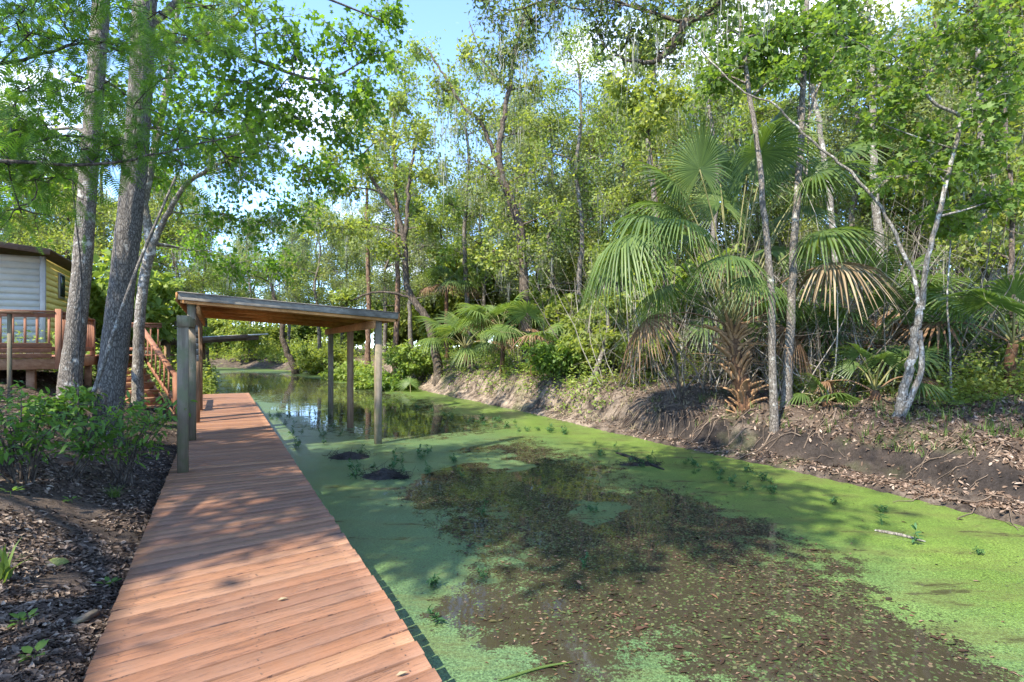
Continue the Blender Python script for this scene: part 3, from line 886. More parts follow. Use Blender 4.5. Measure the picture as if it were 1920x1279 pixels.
# ------------------------------------------------------------------ boat shelter over the slip
sh = empty('boat_shelter', (-5.65, 9.41, DOCK_Z))
tag(sh, 'open timber boat shelter with low flat roof beside the dock', 'shelter')
L0 = np.array([-5.65, 9.41, 0]); R0 = L0 + PD * 3.3
SP = 2.6
def roof_z(a):      # underside of the sheathing, a across from the left post
    return 2.90 - 0.062 * (a + 0.2)
for kx in range(3):
    for a, base, mt in ((0.0, DOCK_Z + 0.003, 'post'), (3.3, -0.7, 'post')):
        q = L0 + PD * a + DD * (SP * kx)
        w = 0.135
        o = part('post', beam((*q[:2], base), (*q[:2], roof_z(a) - (0.15 if kx else 0.02)), w, w, up=DD, ch=0.01), M['post_warm' if kx == 1 or (kx == 2 and a == 0) else 'post'], sh)
# roof frame
a0, a1 = -0.16, 3.62
for kx, sv in enumerate([-0.16, 1.12, 2.4, 3.68, 4.9, 5.55]):
    A = L0 + DD * sv + PD * a0; B = L0 + DD * sv + PD * a1
    jh = 0.15 if kx == 0 else 0.085
    part('joist', beam((*A[:2], roof_z(a0) - jh / 2 - .001), (*B[:2], roof_z(a1) - jh / 2 - .001), 0.045, jh), M['joist'], sh)
for a in (0.0, 3.3):
    s_ = a + (0.10 if a == 0 else -0.10)
    A = L0 + PD * s_ + DD * -0.1; B = L0 + PD * s_ + DD * (2 * SP + 0.25)
    part('roof_beam', beam((*A[:2], roof_z(s_) - 0.232), (*B[:2], roof_z(s_) - 0.232), 0.05, 0.16), M['joist_d'], sh)
nb = 9
wd = (2 * SP + 0.75) / nb
for kx in range(nb):
    sv = -0.24 + wd * (kx + 0.5)
    A = L0 + DD * sv + PD * (a0 - 0.02); B = L0 + DD * sv + PD * (a1 + 0.02)
    part('roof_board', beam((*A[:2], roof_z(a0) + 0.011), (*B[:2], roof_z(a1) + 0.011), wd - 0.012 - random.uniform(0, .012), 0.02, ch=0.002), M['ply'], sh)
A = L0 + DD * -0.28 + PD * (a0 - 0.05); B = L0 + DD * (2 * SP + 0.55) + PD * (a0 - 0.05)
Cc = L0 + DD * (2 * SP + 0.55) + PD * (a1 + 0.05); Dd = L0 + DD * -0.28 + PD * (a1 + 0.05)
v = [(*A[:2], roof_z(a0) + .026), (*Dd[:2], roof_z(a1) + .026), (*Cc[:2], roof_z(a1) + .026), (*B[:2], roof_z(a0) + .026)]
v += [(x, y, z + 0.012) for x, y, z in v]
part('roof_covering', MB().add(v, quads=[(3, 2, 1, 0), (4, 5, 6, 7), (0, 1, 5, 4), (1, 2, 6, 5), (2, 3, 7, 6), (3, 0, 4, 7)]), M['shingle'], sh)
A = L0 + DD * -0.235 + PD * (a0 - 0.03); B = L0 + DD * -0.235 + PD * (a1 + 0.03)
part('fascia_board', beam((*A[:2], roof_z(a0) - 0.025), (*B[:2], roof_z(a1) - 0.025), 0.04, 0.14), M['fascia'], sh)
for a in (a0 - 0.055, a1 + 0.055):
    A = L0 + DD * -0.21 + PD * a; B = L0 + DD * (2 * SP + 0.5) + PD * a
    part('side_board', beam((*A[:2], roof_z(a) - 0.05), (*B[:2], roof_z(a) - 0.05), 0.035, 0.15), M['joist_d'], sh)
# short front post carrying a beam back along the dock
q0 = P(343, 885, (CAM_Z - DOCK_Z) * F / (885 - HOR)); q0[2] = 0
q1 = L0 + PD * 0.0
part('short_post', beam((*q0[:2], DOCK_Z + .003), (*q0[:2], 2.24), 0.125, 0.125, up=DD, ch=0.01), M['post'], sh)
dirb = nrm(q1 - q0)
part('side_beam', beam((*(q0 - dirb * 0.09)[:2], 2.315), (*(q1 - dirb * 0.075)[:2], 2.40), 0.13, 0.145), M['post'], sh)
gp = q1 + PD * 0.075
cs = []
for t in np.linspace(0, 1, 7):
    cs.append(np.array([*(q1 - dirb * (0.62 * (1 - t) ** 1.6 + 0.02) + PD * 0.09)[:2], 2.30 - 0.55 * t ** 1.4]))
mbk = MB()
for c_ in range(6):
    beam(cs[c_], cs[c_ + 1], 0.035, 0.10, up=DD, mb=mbk, ch=0.004)
part('brace', mbk, M['fascia'], sh)

# ------------------------------------------------------------------ raised deck with rails and stairs
DZ = 1.80
deck = empty('raised_deck', (-11, 12, 1.3))
tag(deck, 'raised red-brown deck with baluster railings and a stair down to the dock', 'deck')
c0 = np.array([-9.35, 11.0, 0]); ci = c0 + DD * 4.9; cl = c0 - PD * 7
ci2 = ci + PD * 0.45
# deck boards run along DD
na = 0
a = 0.07
while a < 7:
    A = c0 - PD * a; B = A + DD * 4.9
    part('deck_board', beam((*A[:2], DZ - .019), (*B[:2], DZ - .019), 0.136, 0.038, ch=0.004), M['red'], deck)
    a += 0.143
A = c0 - DD * .025 + PD * .02; B = cl - DD * .025
part('fascia', beam((*A[:2], DZ - .15), (*B[:2], DZ - .15), 0.04, 0.22), M['tread'], deck)
A = c0 + PD * .03; B = A + DD * 4.9
part('fascia', beam((*A[:2], DZ - .15), (*B[:2], DZ - .15), 0.04, 0.22), M['tread'], deck)
for t_ in (0.5, 2.0, 3.6, 5.4):
    q = c0 - PD * t_ + DD * .3
    part('support', beam((*q[:2], gz(*q[:2]) - .2), (*q[:2], DZ - .26), 0.14, 0.14, up=DD), M['tread'], deck)
for t_ in (1.6, 3.2, 4.8):
    q = c0 - PD * .05 + DD * t_
    part('support', beam((*q[:2], gz(*q[:2]) - .2), (*q[:2], DZ - .26), 0.14, 0.14, up=DD), M['tread'], deck)
def rail(A, B, za, zb, nbal, hh=0.92, capw=0.13):
    A = np.array([*A[:2], za]); B = np.array([*B[:2], zb])
    part('hand_rail', beam(A + UP * hh, B + UP * hh, capw, 0.04), M['red_h'], deck)
    part('upper_rail', beam(A + UP * (hh - .075), B + UP * (hh - .075), 0.04, 0.09), M['red_h'], deck)
    part('lower_rail', beam(A + UP * .16, B + UP * .16, 0.04, 0.09), M['red_h'], deck)
    for kx in range(nbal):
        q = A + (B - A) * ((kx + 0.5) / nbal)
        part('baluster', beam(q + UP * .10, q + UP * (hh - .03), 0.038, 0.038, up=DD, ch=.003), M['red'], deck)
def newel(q, z0, z1):
    part('rail_post', beam((*q[:2], z0), (*q[:2], z1), 0.10, 0.10, up=DD), M['red'], deck)
rail(c0 - PD * .06, c0 - PD * 2.3, DZ, DZ, 12)
rail(c0 - PD * 2.4, cl, DZ, DZ, 24)
newel(c0, DZ - .26, DZ + .98); newel(c0 - PD * 2.35, DZ - .26, DZ + .9)
# bench-like boards below the front railing (two wide planks)
for kx in range(3):
    A = c0 - PD * .1 - DD * .06 + UP * (DZ + .02 + .105 * kx); B = c0 - PD * 6.8 - DD * .06 + UP * (DZ + .02 + .105 * kx)
    part('skirt_board', beam(A, B, 0.022, 0.098), M['red_h'], deck)
rail(c0 + DD * .06, c0 + DD * 3.4, DZ, DZ, 16)
newel(c0 + DD * 3.45, DZ - .26, DZ + .9)
# stairs
sa = np.array([-10.75, 15.3, 0]); sb = np.array([-8.42, 13.3, 0])
sd_ = nrm(sb - sa); sn = np.array([sd_[1], -sd_[0], 0]); sn = sn if sn[1] < 0 else -sn
rise = (DZ - DOCK_Z) / 8; run = np.linalg.norm(sb - sa) / 8
for kx in range(1, 8):
    z = DZ - rise * kx
    c_ = sa + sd_ * (run * (kx - .35))
    part('tread', beam((*(c_)[:2], z - .02), (*(c_ + sn * .95)[:2], z - .02), run * .98, 0.04), M['tread'], deck)
    part('riser', beam((*(c_ - sd_ * run * .5)[:2], z + rise * .5 - .02), (*(c_ - sd_ * run * .5 + sn * .93)[:2], z + rise * .5 - .02), 0.02, rise - .05), M['red_h'], deck)
for off in (0.02, .93):
    part('stringer', beam((*(sa + sn * off)[:2], DZ - .28), (*(sb + sn * off)[:2], DOCK_Z - .1), 0.04, 0.24), M['tread'], deck)
rail(sa - sn * .03, sb - sn * .03, DZ, DOCK_Z + .04, 9, 0.90, .12)
newel(sb - sn * .03, DOCK_Z - .3, DOCK_Z + 1.02); newel(sa - sn * .03, DZ - .5, DZ + 1.0)
# platform between deck and stair head
for kx in range(9):
    A = ci - DD * 1.35 + PD * (.08 + .143 * kx); B = A + DD * 1.6
    part('deck_board', beam((*A[:2], DZ - .022), (*B[:2], DZ - .022), 0.136, 0.038, ch=.004), M['red'], deck)
rail(ci + DD * .2 + PD * .1, ci + DD * .25 + PD * 1.4, DZ, DZ, 7)

st = empty('wooden_stand', P(18, 690, 9.0)); st.location.z = gz(st.location.x, 9.0)
tag(st, 'grey wooden post with a flat board on top before the deck railing', 'stand')
q = np.array(st.location)
part('post', beam((*q[:2], q[2] - .1), (*q[:2], 2.55), 0.055, 0.055, up=DD), M['post'], st)
part('top_board', beam((*(q + PD * .28)[:2], 2.575), (*(q - PD * .9)[:2], 2.575), 0.28, 0.04), M['tread'], st)

# ------------------------------------------------------------------ house
hc = np.array([-15.0, 17.0, 0])
house = empty('house', (-17, 18, 1.4))
tag(house, 'small house with white lap siding in front and a yellow side wall', 'house')
z0, z1 = 1.3, 5.05
for (dr_, ln, mat, ztop) in ((-PD, 7.0, 'siding_w', 4.75), (DD, 6.5, 'siding_y', 4.75)):
    nrm_ = -DD if dr_ is not DD else PD
    z = z0
    hgt = 0.20
    while z < ztop:
        A = hc + dr_ * .03; B = hc + dr_ * ln
        A = A + UP * z; B = B + UP * z
        o0 = nrm_ * 0.030; o1 = nrm_ * 0.006
        V = [A + o0, B + o0, B + o1 + UP * hgt, A + o1 + UP * hgt, A - nrm_ * .02, B - nrm_ * .02, B - nrm_ * .02 + UP * hgt, A - nrm_ * .02 + UP * hgt]
        part('siding_board', MB().add(V, quads=[(0, 1, 2, 3), (0, 4, 5, 1), (3, 2, 6, 7), (0, 3, 7, 4), (1, 5, 6, 2), (4, 7, 6, 5)]), M[mat], house)
        z += hgt
part('corner_trim', beam((*(hc + PD * .05 - DD * .05)[:2], z0), (*(hc + PD * .05 - DD * .05)[:2], 4.9), 0.13, 0.13, up=DD), M['trim'], house)
wpos = hc + DD * 2.3 + PD * .045
wf = part('window', beam(wpos + UP * 3.75, wpos + UP * 4.65, .05, .75, up=DD), M['trim'], house)
part('pane', beam(wpos + PD * .03 + UP * 3.82, wpos + PD * .03 + UP * 4.58, .03, .60, up=DD), M['glass'], wf)
# eave and roof of the white part, sloping down towards the corner
e0 = hc + PD * .9 - DD * .9; e1 = hc - PD * 7.5 - DD * .9
for kx in range(19):
    t_ = kx * .42
    A = e0 - PD * .45 + DD * t_ + UP * (4.98 + .01 * t_); B = e1 + DD * t_ + UP * (5.85 + .01 * t_)
    part('roof_panel', beam(A, B, .44, .05), M['brown_roof'], house)
part('eave_board', beam(e0 - PD * .45 - DD * .23 + UP * 4.91, e1 - DD * .23 + UP * 5.78, .03, .17), M['brown_roof'], house)

# ------------------------------------------------------------------ far boat shelter
fs = empty('far_boat_shelter', P(330, 690, 24))
fs.name = 'boat_shelter'
tag(fs, 'distant low boat shelter with pale metal roof beyond the stairs', 'shelter')
fa = P(303, 637, 23.5); fb = P(503, 627, 26.0)
v1 = np.array([fb[0] - fa[0], fb[1] - fa[1], 0]); v1n = nrm(v1); back = np.array([-v1n[1], v1n[0], 0])
for kx in range(6):
    A = fa + back * (.5 * kx + .25); B = fb + back * (.5 * kx + .25)
    part('roof_panel', beam(A + UP * .02, B + UP * .02, .49, .05), M['metal_roof'], fs)
part('fascia_board', beam(fa - back * .03 - UP * .10, fb - v1n * .9 - back * .03 - UP * .10, .04, .17), M['brown_roof'], fs)
for kx in range(5):
    A = fa + back * (.2 + .6 * kx) - UP * .16; B = fb + back * (.2 + .6 * kx) - v1n * .4 - UP * .16
    part('joist', beam(A, B, .05, .2), M['brown_roof'], fs)
for (t_, d_) in ((.06, .2), (.06, 2.6), (.42, 2.6)):
    q = fa + v1 * t_ + back * d_
    part('post', beam((*q[:2], -.2), (*q[:2], q[2] - .1), .16, .16, up=back), M['post_warm'], fs)
q1_ = fa + v1 * .06 + back * .2; q2_ = fa + v1 * .30 + back * .2
for z in (.95, 1.35, 1.7):
    part('cross_rail', beam((*q1_[:2], z), (*q2_[:2], z), .05, .09), M['red_h'], fs)
# ------------------------------------------------------------------ trees
def wander(r, p, d, length, n, jit, up=0.0):
    pts = [np.asarray(p, float)]
    d = nrm(d)
    for _ in range(n):
        d = nrm(d + r.normal(0, jit, 3) + np.array([0, 0, up]))
        pts.append(pts[-1] + d * (length / n))
    return np.array(pts)

def strip(mb, pts, w):
    """thin hanging ribbon"""
    pts = np.asarray(pts)
    n = len(pts)
    a = np.random.rand() * 6.28
    s = np.array([math.cos(a), math.sin(a), 0])
    ww = np.linspace(1, .15, n)[:, None] * w
    v = np.vstack([pts - s * ww, pts + s * ww])
    mb.add(v, quads=[(i, i + 1, n + i + 1, n + i) for i in range(n - 1)])

class Tree:
    """stems + leafy clumps; everything in world (or local) coordinates"""
    def __init__(self, seed, leaf=0.09, ratio=0.5, shape='oval', droop=0.25, flat=0.6, dens=1.0):
        self.r = np.random.default_rng(seed)
        self.wood, self.fol, self.moss = MB(), MB(), MB()
        self.sp = []          # stem sample points with radius
        self.leaf, self.ratio, self.shape, self.droop, self.flat, self.dens = leaf, ratio, shape, droop, flat, dens
        self.has_moss = False
    def stem(self, pts, r0, r1, n=24, sides=8, flare=0.0, wob=0.0):
        p = spline(pts, n)
        t = np.linspace(0, 1, n)
        rad = r0 + (r1 - r0) * t ** 0.8
        if flare:
            rad = rad * (1 + flare * np.exp(-t * n / 2.2))
        if wob:
            p[1:-1] += self.r.normal(0, wob, (n - 2, 3)) * [1, 1, .3]
        tube(self.wood, p, rad, sides)
        for a, b in zip(p, rad):
            self.sp.append((a, b))
        return p
    def ridged(self, pts, r0, r1, n=150, sides=64, flare=0.3, amp=0.06):
        """big trunk with modelled bark ridges"""
        p = spline(pts, n)
        t = np.linspace(0, 1, n)
        rad = (r0 + (r1 - r0) * t) * (1 + flare * np.exp(-t * 9))
        mb = MB()
        tube(mb, p, rad, sides)
        v = mb.v[0]
        ctr = np.repeat(p, sides, axis=0)
        ang = np.tile(np.linspace(0, 2 * np.pi, sides, endpoint=False), n)
        hgt = np.repeat(np.cumsum(np.r_[0, np.linalg.norm(np.diff(p, axis=0), axis=1)]), sides)
        q = np.column_stack([np.cos(ang) * 3.2, np.sin(ang) * 3.2, hgt * 1.6 + self.r.random() * 50])
        q2 = q + (vnoise(q, 1.6)[:, None] - .5) * .9
        rid = np.abs(vnoise(q2, 2.4) - 0.5) * 2
        rid2 = np.abs(vnoise(q2 + 40, 5.0) - 0.5) * 2
        lump = fbm(np.column_stack([np.cos(ang), np.sin(ang), hgt * .5]), 1.2, 2) - .5
        v = ctr + (v - ctr) * (1 + amp * (rid * 1.1 + rid2 * .5 - .6) + .16 * lump)[:, None]
        mb.v[0] = v
        self.wood.add(v, quads=mb.q[0], ngons=mb.g)
        for a, b in zip(p[::4], rad[::4]):
            self.sp.append((a, b))
        return p
    def put(self, pts, dirs, n, spread, ls=1.0):
        """n leaves round each of the points"""
        r = self.r
        pts = np.repeat(pts, n, axis=0); dirs = np.repeat(dirs, n, axis=0)
        k = len(pts)
        c = pts + r.normal(0, spread, (k, 3))
        ax = nrm(dirs * .5 + r.normal(0, .6, (k, 3)) + np.array([0, 0, -self.droop]))
        no = nrm(r.normal(0, 1 - self.flat * .6, (k, 3)) + np.array([0, 0, self.flat * 1.4]))
        L = self.leaf * ls * r.uniform(.45, 1.3, k)
        leaves(self.fol, c, ax, no, L, L * self.ratio, self.shape)
    def clump(self, c, rad, nb=9, nt=4, nl=6, attach=True, flat=.7, ls=1.0, up=0.08, moss=0, br=None):
        """leafy clump: a limb from the nearest stem, branches, twigs, leaves"""
        r = self.r
        c = np.asarray(c, float)
        d0 = UP
        if attach and self.sp:
            P_ = np.array([a for a, b in self.sp]); rr = np.array([b for a, b in self.sp])
            dd = np.linalg.norm(P_ - c, axis=1) + np.maximum(P_[:, 2] - c[2] + .2, 0) * 1.5
            k = int(np.argmin(dd))
            a = P_[k]
            mid = (a + c) / 2 + r.normal(0, .08, 3) * np.linalg.norm(c - a) + np.array([0, 0, .06 * np.linalg.norm(c - a)])
            r0 = br or min(rr[k] * .6, .02 + .018 * np.linalg.norm(c - a))
            limb = spline([a, mid, c], 9)
            tube(self.wood, limb, np.linspace(r0, max(.008, r0 * .35), 9), 5)
            for q_, rr_ in zip(limb[3:], np.linspace(r0, r0 * .35, 9)[3:]):
                self.sp.append((q_, rr_))
            d0 = nrm(c - a)
        rad = np.broadcast_to(np.asarray(rad, float), (3,))
        TP, TD = [], []
        for _ in range(nb):
            d = nrm(r.normal(0, 1, 3) * [1, 1, flat] + d0 * .35)
            ln = float(np.linalg.norm(d * rad)) * r.uniform(.6, 1.1)
            st = c - d0 * r.uniform(0, .35) * rad.mean()
            b = wander(r, st, d, ln, 5, .22, up)
            tube(self.wood, b, np.linspace(.006 + .008 * ln, .004, 6), 3, cap=False)
            for j_ in range(nt):
                k = r.integers(1, 6)
                td = nrm((b[k] - b[k - 1]) / ln + r.normal(0, .7, 3))
                tw = wander(r, b[k], td, ln * r.uniform(.22, .5), 3, .25, 0)
                tube(self.wood, tw, np.linspace(.005, .002, 4), 3, cap=False)
                TP.append(tw[1:]); TD.append(np.repeat(nrm(tw[-1] - tw[0])[None], 3, 0))
            TP.append(b[2:]); TD.append(np.repeat(nrm(b[-1] - b[0])[None], 4, 0))
            if moss and r.random() < moss:
                for _k in range(int(2 + 4 * r.random())):
                    k = r.integers(1, 6)
                    self.hang(b[k] + r.normal(0, .12, 3), r.uniform(.25, .9))
        TP = np.vstack(TP); TD = np.vstack(TD)
        self.put(TP, TD, max(1, int(nl * self.dens)), .06 + .10 * float(rad.mean()), ls)
    def hang(self, p, ln):
        r = self.r
        self.has_moss = True
        for _ in range(5):
            q = p + r.normal(0, .05 + .05 * ln, 3)
            L = ln * r.uniform(.5, 1.2)
            n = 5
            pts = np.array([q + np.array([r.normal(0, .015), r.normal(0, .015), -L * t]) for t in np.linspace(0, 1, n)])
            strip(self.moss, pts, .005 + .009 * ln * r.random())
    def finish(self, name, label, bark, leafm, base=None, group=None, cat='tree', smooth=True):
        e = empty(name, base if base is not None else self.sp[0][0])
        tag(e, label, cat, group)
        part('trunk', self.wood, M[bark], e, smooth)
        if self.fol.n:
            part('crown', self.fol, M[leafm], e)
        if self.has_moss:
            part('spanish_moss', self.moss, M['moss'], e)['kind'] = 'stuff'
        return e

def PP(*pp):   # list of (px,py,Z) -> points
    return [P(*q) for q in pp]
def rooted(pts):
    """first point put 0.15 m into the ground"""
    pts = [np.array(p) for p in pts]
    g = gz(pts[0][0], pts[0][1])
    b = pts[0].copy(); b[2] = g - .15
    if pts[0][2] - g < .1:
        return [b] + pts[1:]
    return [b] + pts
def copy_tree(e, label, loc, rz, sc, group=None):
    c = e.copy(); COL.objects.link(c)
    c.location = tuple(float(x) for x in loc); c.rotation_euler = (random.uniform(-.04, .04), random.uniform(-.04, .04), rz)
    c.scale = (sc, sc, sc * random.uniform(.92, 1.1))
    c['label'] = label
    if group: c['group'] = group
    for ch in list(e.children):
        k = ch.copy(); COL.objects.link(k); k.parent = c
    return c

# ---- left bank, the two big trunks
t = Tree(11, leaf=.13, ratio=.85, shape='star', droop=.45, dens=1.0)
tp = rooted(PP((202, 790, 9.0), (211, 690, 9.0), (230, 520, 9.0), (250, 340, 9.0), (263, 170, 9.0), (272, 0, 9.0), (285, -250, 9.2)))
t.ridged(tp, .205, .165, flare=.3, amp=.09)
top = P(285, -250, 9.2)
t.stem([P(268, 110, 9), P(340, 75, 9.6), P(470, 110, 10.4), P(600, 150, 11.0), P(690, 110, 11.6)], .07, .015, sides=6)
t.stem([P(270, 60, 9), P(400, -40, 9.6), P(560, -20, 10.6), P(720, 40, 11.4)], .07, .015, sides=6)
for (px, py, Z, rr) in [(400, 60, 9.8, .9), (480, 30, 10.2, 1.0), (560, 90, 10.8, 1.0), (640, 60, 11.2, .9), (700, 90, 11.6, .8), (610, 170, 11, .85), (690, 170, 11.4, .7), (520, 170, 10.6, .9), (440, 150, 10.2, .9), (735, 20, 11.8, .6), (560, 230, 11.0, .7), (470, 240, 10.5, .8), (650, 260, 11.6, .7), (390, 210, 10, .9), (330, -40, 9.6, 1.0)]:
    t.clump(P(px, py, Z), (rr, rr, rr * .6), nb=9, nt=4, nl=2, up=-.02)
for _ in range(3):
    q = top + t.r.normal(0, 1, 3) * [2.4, 2.4, 1.2] + [0, 0, 1.0]
    t.clump(q, 1.4, nb=8, nt=4, nl=2, ls=1.3)
t.finish('sweetgum_tree', 'large dark ridged trunk leaning slightly right, nearest the stairs', 'bark_dark', 'leaf_left')

t = Tree(12, leaf=.15, ratio=.6, droop=.35)
tp = rooted(PP((132, 712, 10.6), (140, 640, 10.6), (155, 480, 10.6), (168, 300, 10.6), (182, 120, 10.6), (192, -60, 10.8), (200, -300, 11)))
t.ridged(tp, .18, .14, n=140, flare=.45, amp=.07)
for (px, py, Z, rr) in [(60, 250, 11, 1.1), (110, 330, 12, 1.0), (40, 360, 12, 1.0), (240, 180, 12, 1.1), (300, 240, 12.4, 1.0), (120, 130, 11.5, 1.2), (330, 120, 12.4, 1.1), (20, 120, 11, 1.2), (250, 40, 11.6, 1.2), (150, 20, 11, 1.2), (60, 20, 11, 1.2)]:
    t.clump(P(px, py, Z), (rr, rr, rr * .6), nb=8, nt=4, nl=2)
for _ in range(3):
    q = P(150, -300, 11) + t.r.normal(0, 1, 3) * [2.5, 2.5, 1.2]
    t.clump(q, 1.4, nb=8, nt=4, nl=2, ls=1.3)
t.finish('oak_tree', 'tall mottled grey trunk standing at the corner of the raised deck', 'bark_pale', 'leaf_left')

# ---- pale forked trunk behind them with an arching arm
t = Tree(13, leaf=.14, ratio=.6, droop=.3)
tp = rooted(PP((258, 690, 13), (262, 600, 13), (270, 520, 13), (283, 465, 13), (275, 415, 13), (268, 380, 13)))
t.stem(tp, .125, .10, n=40, sides=14, flare=.25, wob=.008)
t.stem(PP((268, 380, 13), (290, 280, 13.2), (310, 180, 13.6), (330, 40, 14), (350, -80, 14)), .11, .05, sides=8)
t.stem(PP((283, 465, 13), (310, 410, 12.9), (345, 350, 12.6), (395, 315, 12.3), (440, 295, 12.0), (520, 250, 11.8)), .085, .02, n=30, sides=8, wob=.008)
t.stem(PP((300, 425, 12.9), (340, 360, 13.4), (375, 330, 14), (460, 320, 15)), .035, .012, sides=5)
for (px, py, Z, rr) in [(440, 290, 12.0, .8), (520, 240, 11.8, .9), (380, 270, 12.3, .9), (470, 330, 13, .9), (560, 310, 12.6, .9), (420, 400, 14, 1.0), (500, 420, 14.5, 1.0), (340, 240, 13.4, 1.1), (300, 330, 14, .9), (560, 400, 14.5, .8), (620, 340, 13.5, .7), (360, 470, 15.5, .9), (440, 500, 16, .9), (520, 500, 16.5, .8), (350, 80, 14, 1.3), (420, 190, 14, 1.2), (300, 100, 14, 1.2)]:
    t.clump(P(px, py, Z), (rr * 1.1, rr, rr * .55), nb=9, nt=4, nl=3, up=-.02, moss=.15)
t.finish('oak_tree', 'pale forked lichen-covered tree with an arm arching over the shelter', 'bark_white', 'leaf_left')

# ---- feathery cypress, its trunk out of the frame on the left
t = Tree(14, leaf=.27, ratio=.85, shape='feather', droop=.55, flat=.7)
tp = rooted([(-6.4, 3.6, .5), (-6.3, 3.7, 3), (-6.2, 3.8, 7), (-6.0, 3.9, 12)])
t.ridged(tp, .30, .10, n=90, sides=40, flare=.5, amp=.05)
for pts in ([(-6.2, 3.8, 4.0), P(-40, 120, 5.4), P(140, 85, 6.0), P(260, 80, 6.6), P(430, 75, 7.4)],
            [(-6.2, 3.8, 3.4), P(-40, 290, 5.2), P(120, 255, 5.6), P(220, 270, 6.0)],
            [(-6.2, 3.8, 4.6), P(-30, -30, 5.2), P(160, -60, 5.4), P(380, -40, 5.8), P(500, -10, 6.4)],
            [(-6.2, 3.8, 3.6), (-4.6, 5.2, 3.75), P(330, 280, 6.2), P(480, 240, 7.0)]):
    t.stem(pts, .026, .006, n=22, sides=5, wob=.02)
spots = [(60, 60, 5.4), (150, 70, 5.8), (230, 90, 6.2), (320, 60, 6.6), (400, 60, 7.0), (30, 160, 5.4), (110, 170, 5.6), (200, 170, 6), (60, 230, 5.4), (140, 270, 5.6), (190, 290, 5.8), (250, 270, 6.1),
         (20, 300, 5.3), (80, 310, 5.4), (40, 400, 5.3), (300, 20, 5.8), (400, 10, 6.0), (470, 20, 6.4), (180, -20, 5.5), (80, -20, 5.4), (250, 200, 6.2), (330, 260, 6.4), (400, 260, 6.7), (470, 240, 7.0), (430, 300, 6.9), (350, 310, 6.4),
         (510, 270, 7.2), (120, 330, 5.7), (300, 150, 6.6), (10, 20, 5.2), (20, 240, 5.2)]
for (px, py, Z) in spots:
    t.clump(P(px, py, Z), (.42, .42, .2), nb=4, nt=3, nl=1, flat=.4, up=-.06)
for q in [(-5.6, -1.6, 6.0), (-5.9, -.9, 6.4), (-4.6, -2.6, 5.8)]:  # unseen sprays added behind the camera to throw leaf shadows on the dock
    t.clump(q, (.6, .6, .25), nb=5, nt=3, nl=2, flat=.4)
t.finish('cypress_tree', 'feathery green cypress boughs hanging in from the upper left', 'bark_brown', 'leaf_cyp')

# ---- oak on the right, trunk out of frame, boughs across the top
t = Tree(15, leaf=.105, ratio=.42, droop=.15, flat=.4)
tp = rooted([(9.2, 2.6, 1), (9.2, 2.7, 4), (8.9, 3.0, 7.5), (8.6, 3.3, 10)])
t.stem(tp, .26, .14, n=40, sides=14, flare=.4)
for pts in ([(8.9, 3, 7.4), (6.6, 4.6, 7.9), P(1400, -30, 7.8), P(1290, 40, 7.9), P(1180, 10, 8.2), P(1080, -20, 8.6)],
            [(8.6, 3.3, 9), (6, 6, 8.9), P(1330, -60, 9.2), P(1130, -40, 9.6), P(1000, 10, 10), P(940, 20, 10.4)],
            [P(1290, 40, 7.9), P(1250, 100, 8.0), P(1210, 118, 8.1), P(1150, 105, 8.3)]):
    t.stem(pts, .075, .012, n=26, sides=6, wob=.02)
for (px, py, Z, rr) in [(1360, 10, 8, .6), (1290, 20, 8, .6), (1220, 20, 8.1, .6), (1150, 10, 8.3, .6), (1090, 20, 8.6, .6), (1040, 10, 9.4, .6), (990, 40, 9.9, .55), (940, 30, 10.3, .6), (900, 0, 10.6, .5), (1180, 70, 8.2, .4), (1240, 90, 8.1, .4), (1430, -20, 8, .7),
                        (940, 110, 10.2, .5), (980, 80, 10, .4), (1120, 60, 8.5, .4), (1000, -20, 9.6, .7)]:
    t.clump(P(px, py, Z), (rr, rr, rr * .7), nb=8, nt=3, nl=3, moss=.1)
rr_ = np.random.default_rng(78)
for _ in range(12):  # high clumps out of view, added to shade the right bank
    q = np.array([rr_.uniform(0, 6), rr_.uniform(-.5, 2.5), rr_.uniform(10.5, 13)])
    t.clump(q, (1.3, 1.3, .7), nb=9, nt=4, nl=3, ls=1.8)
t.finish('oak_tree', 'dark oak boughs with small leaves hanging across the top centre', 'bark_brown', 'leaf_oak')

# ---- unseen oak added behind the camera to shade the dock and near water
t = Tree(16, leaf=.22, ratio=.5, droop=.2)
t.stem(rooted([(-8.5, -3.0, 1), (-8.4, -3, 5), (-8, -2.8, 9), (-7.6, -2.6, 12)]), .32, .12, n=40, sides=14, flare=.4)
rr_ = np.random.default_rng(79)
for _ in range(60):
    q = np.array([rr_.uniform(-12.5, -2.4), rr_.uniform(-2.0, 1.8), rr_.uniform(10.2, 13.2)])
    t.clump(q, (1.3, 1.3, .7), nb=9, nt=4, nl=3)
t.finish('oak_tree', 'unseen oak added behind the viewpoint to shade the dock', 'bark_dark', 'leaf_left')

# ---- right bank: the two slim trunks, the leaning fork, thin poles
t = Tree(21, leaf=.12, ratio=.75, droop=.4)
tp = rooted(PP((1452, 822, 9.6), (1449, 700, 9.6), (1446, 560, 9.6), (1438, 450, 9.7), (1430, 380, 9.7), (1424, 300, 9.9), (1402, 150, 10.2), (1385, 0, 10.6), (1380, -120, 10.8)))
t.stem(tp, .072, .035, n=44, sides=10, flare=.3, wob=.006)
for (px, py, Z, rr) in [(1400, 120, 10.3, .7), (1360, 60, 10.5, .7), (1440, 60, 10.4, .7), (1390, -40, 10.7, .8), (1340, 150, 10.6, .5), (1455, 150, 10.2, .5)]:
    t.clump(P(px, py, Z), (rr, rr, rr * .5), nb=8, nt=4, nl=3)
t.finish('maple_sapling', 'slim pale-spotted straight trunk nearest the water beside the big palm', 'bark_pale', 'leaf_maple')

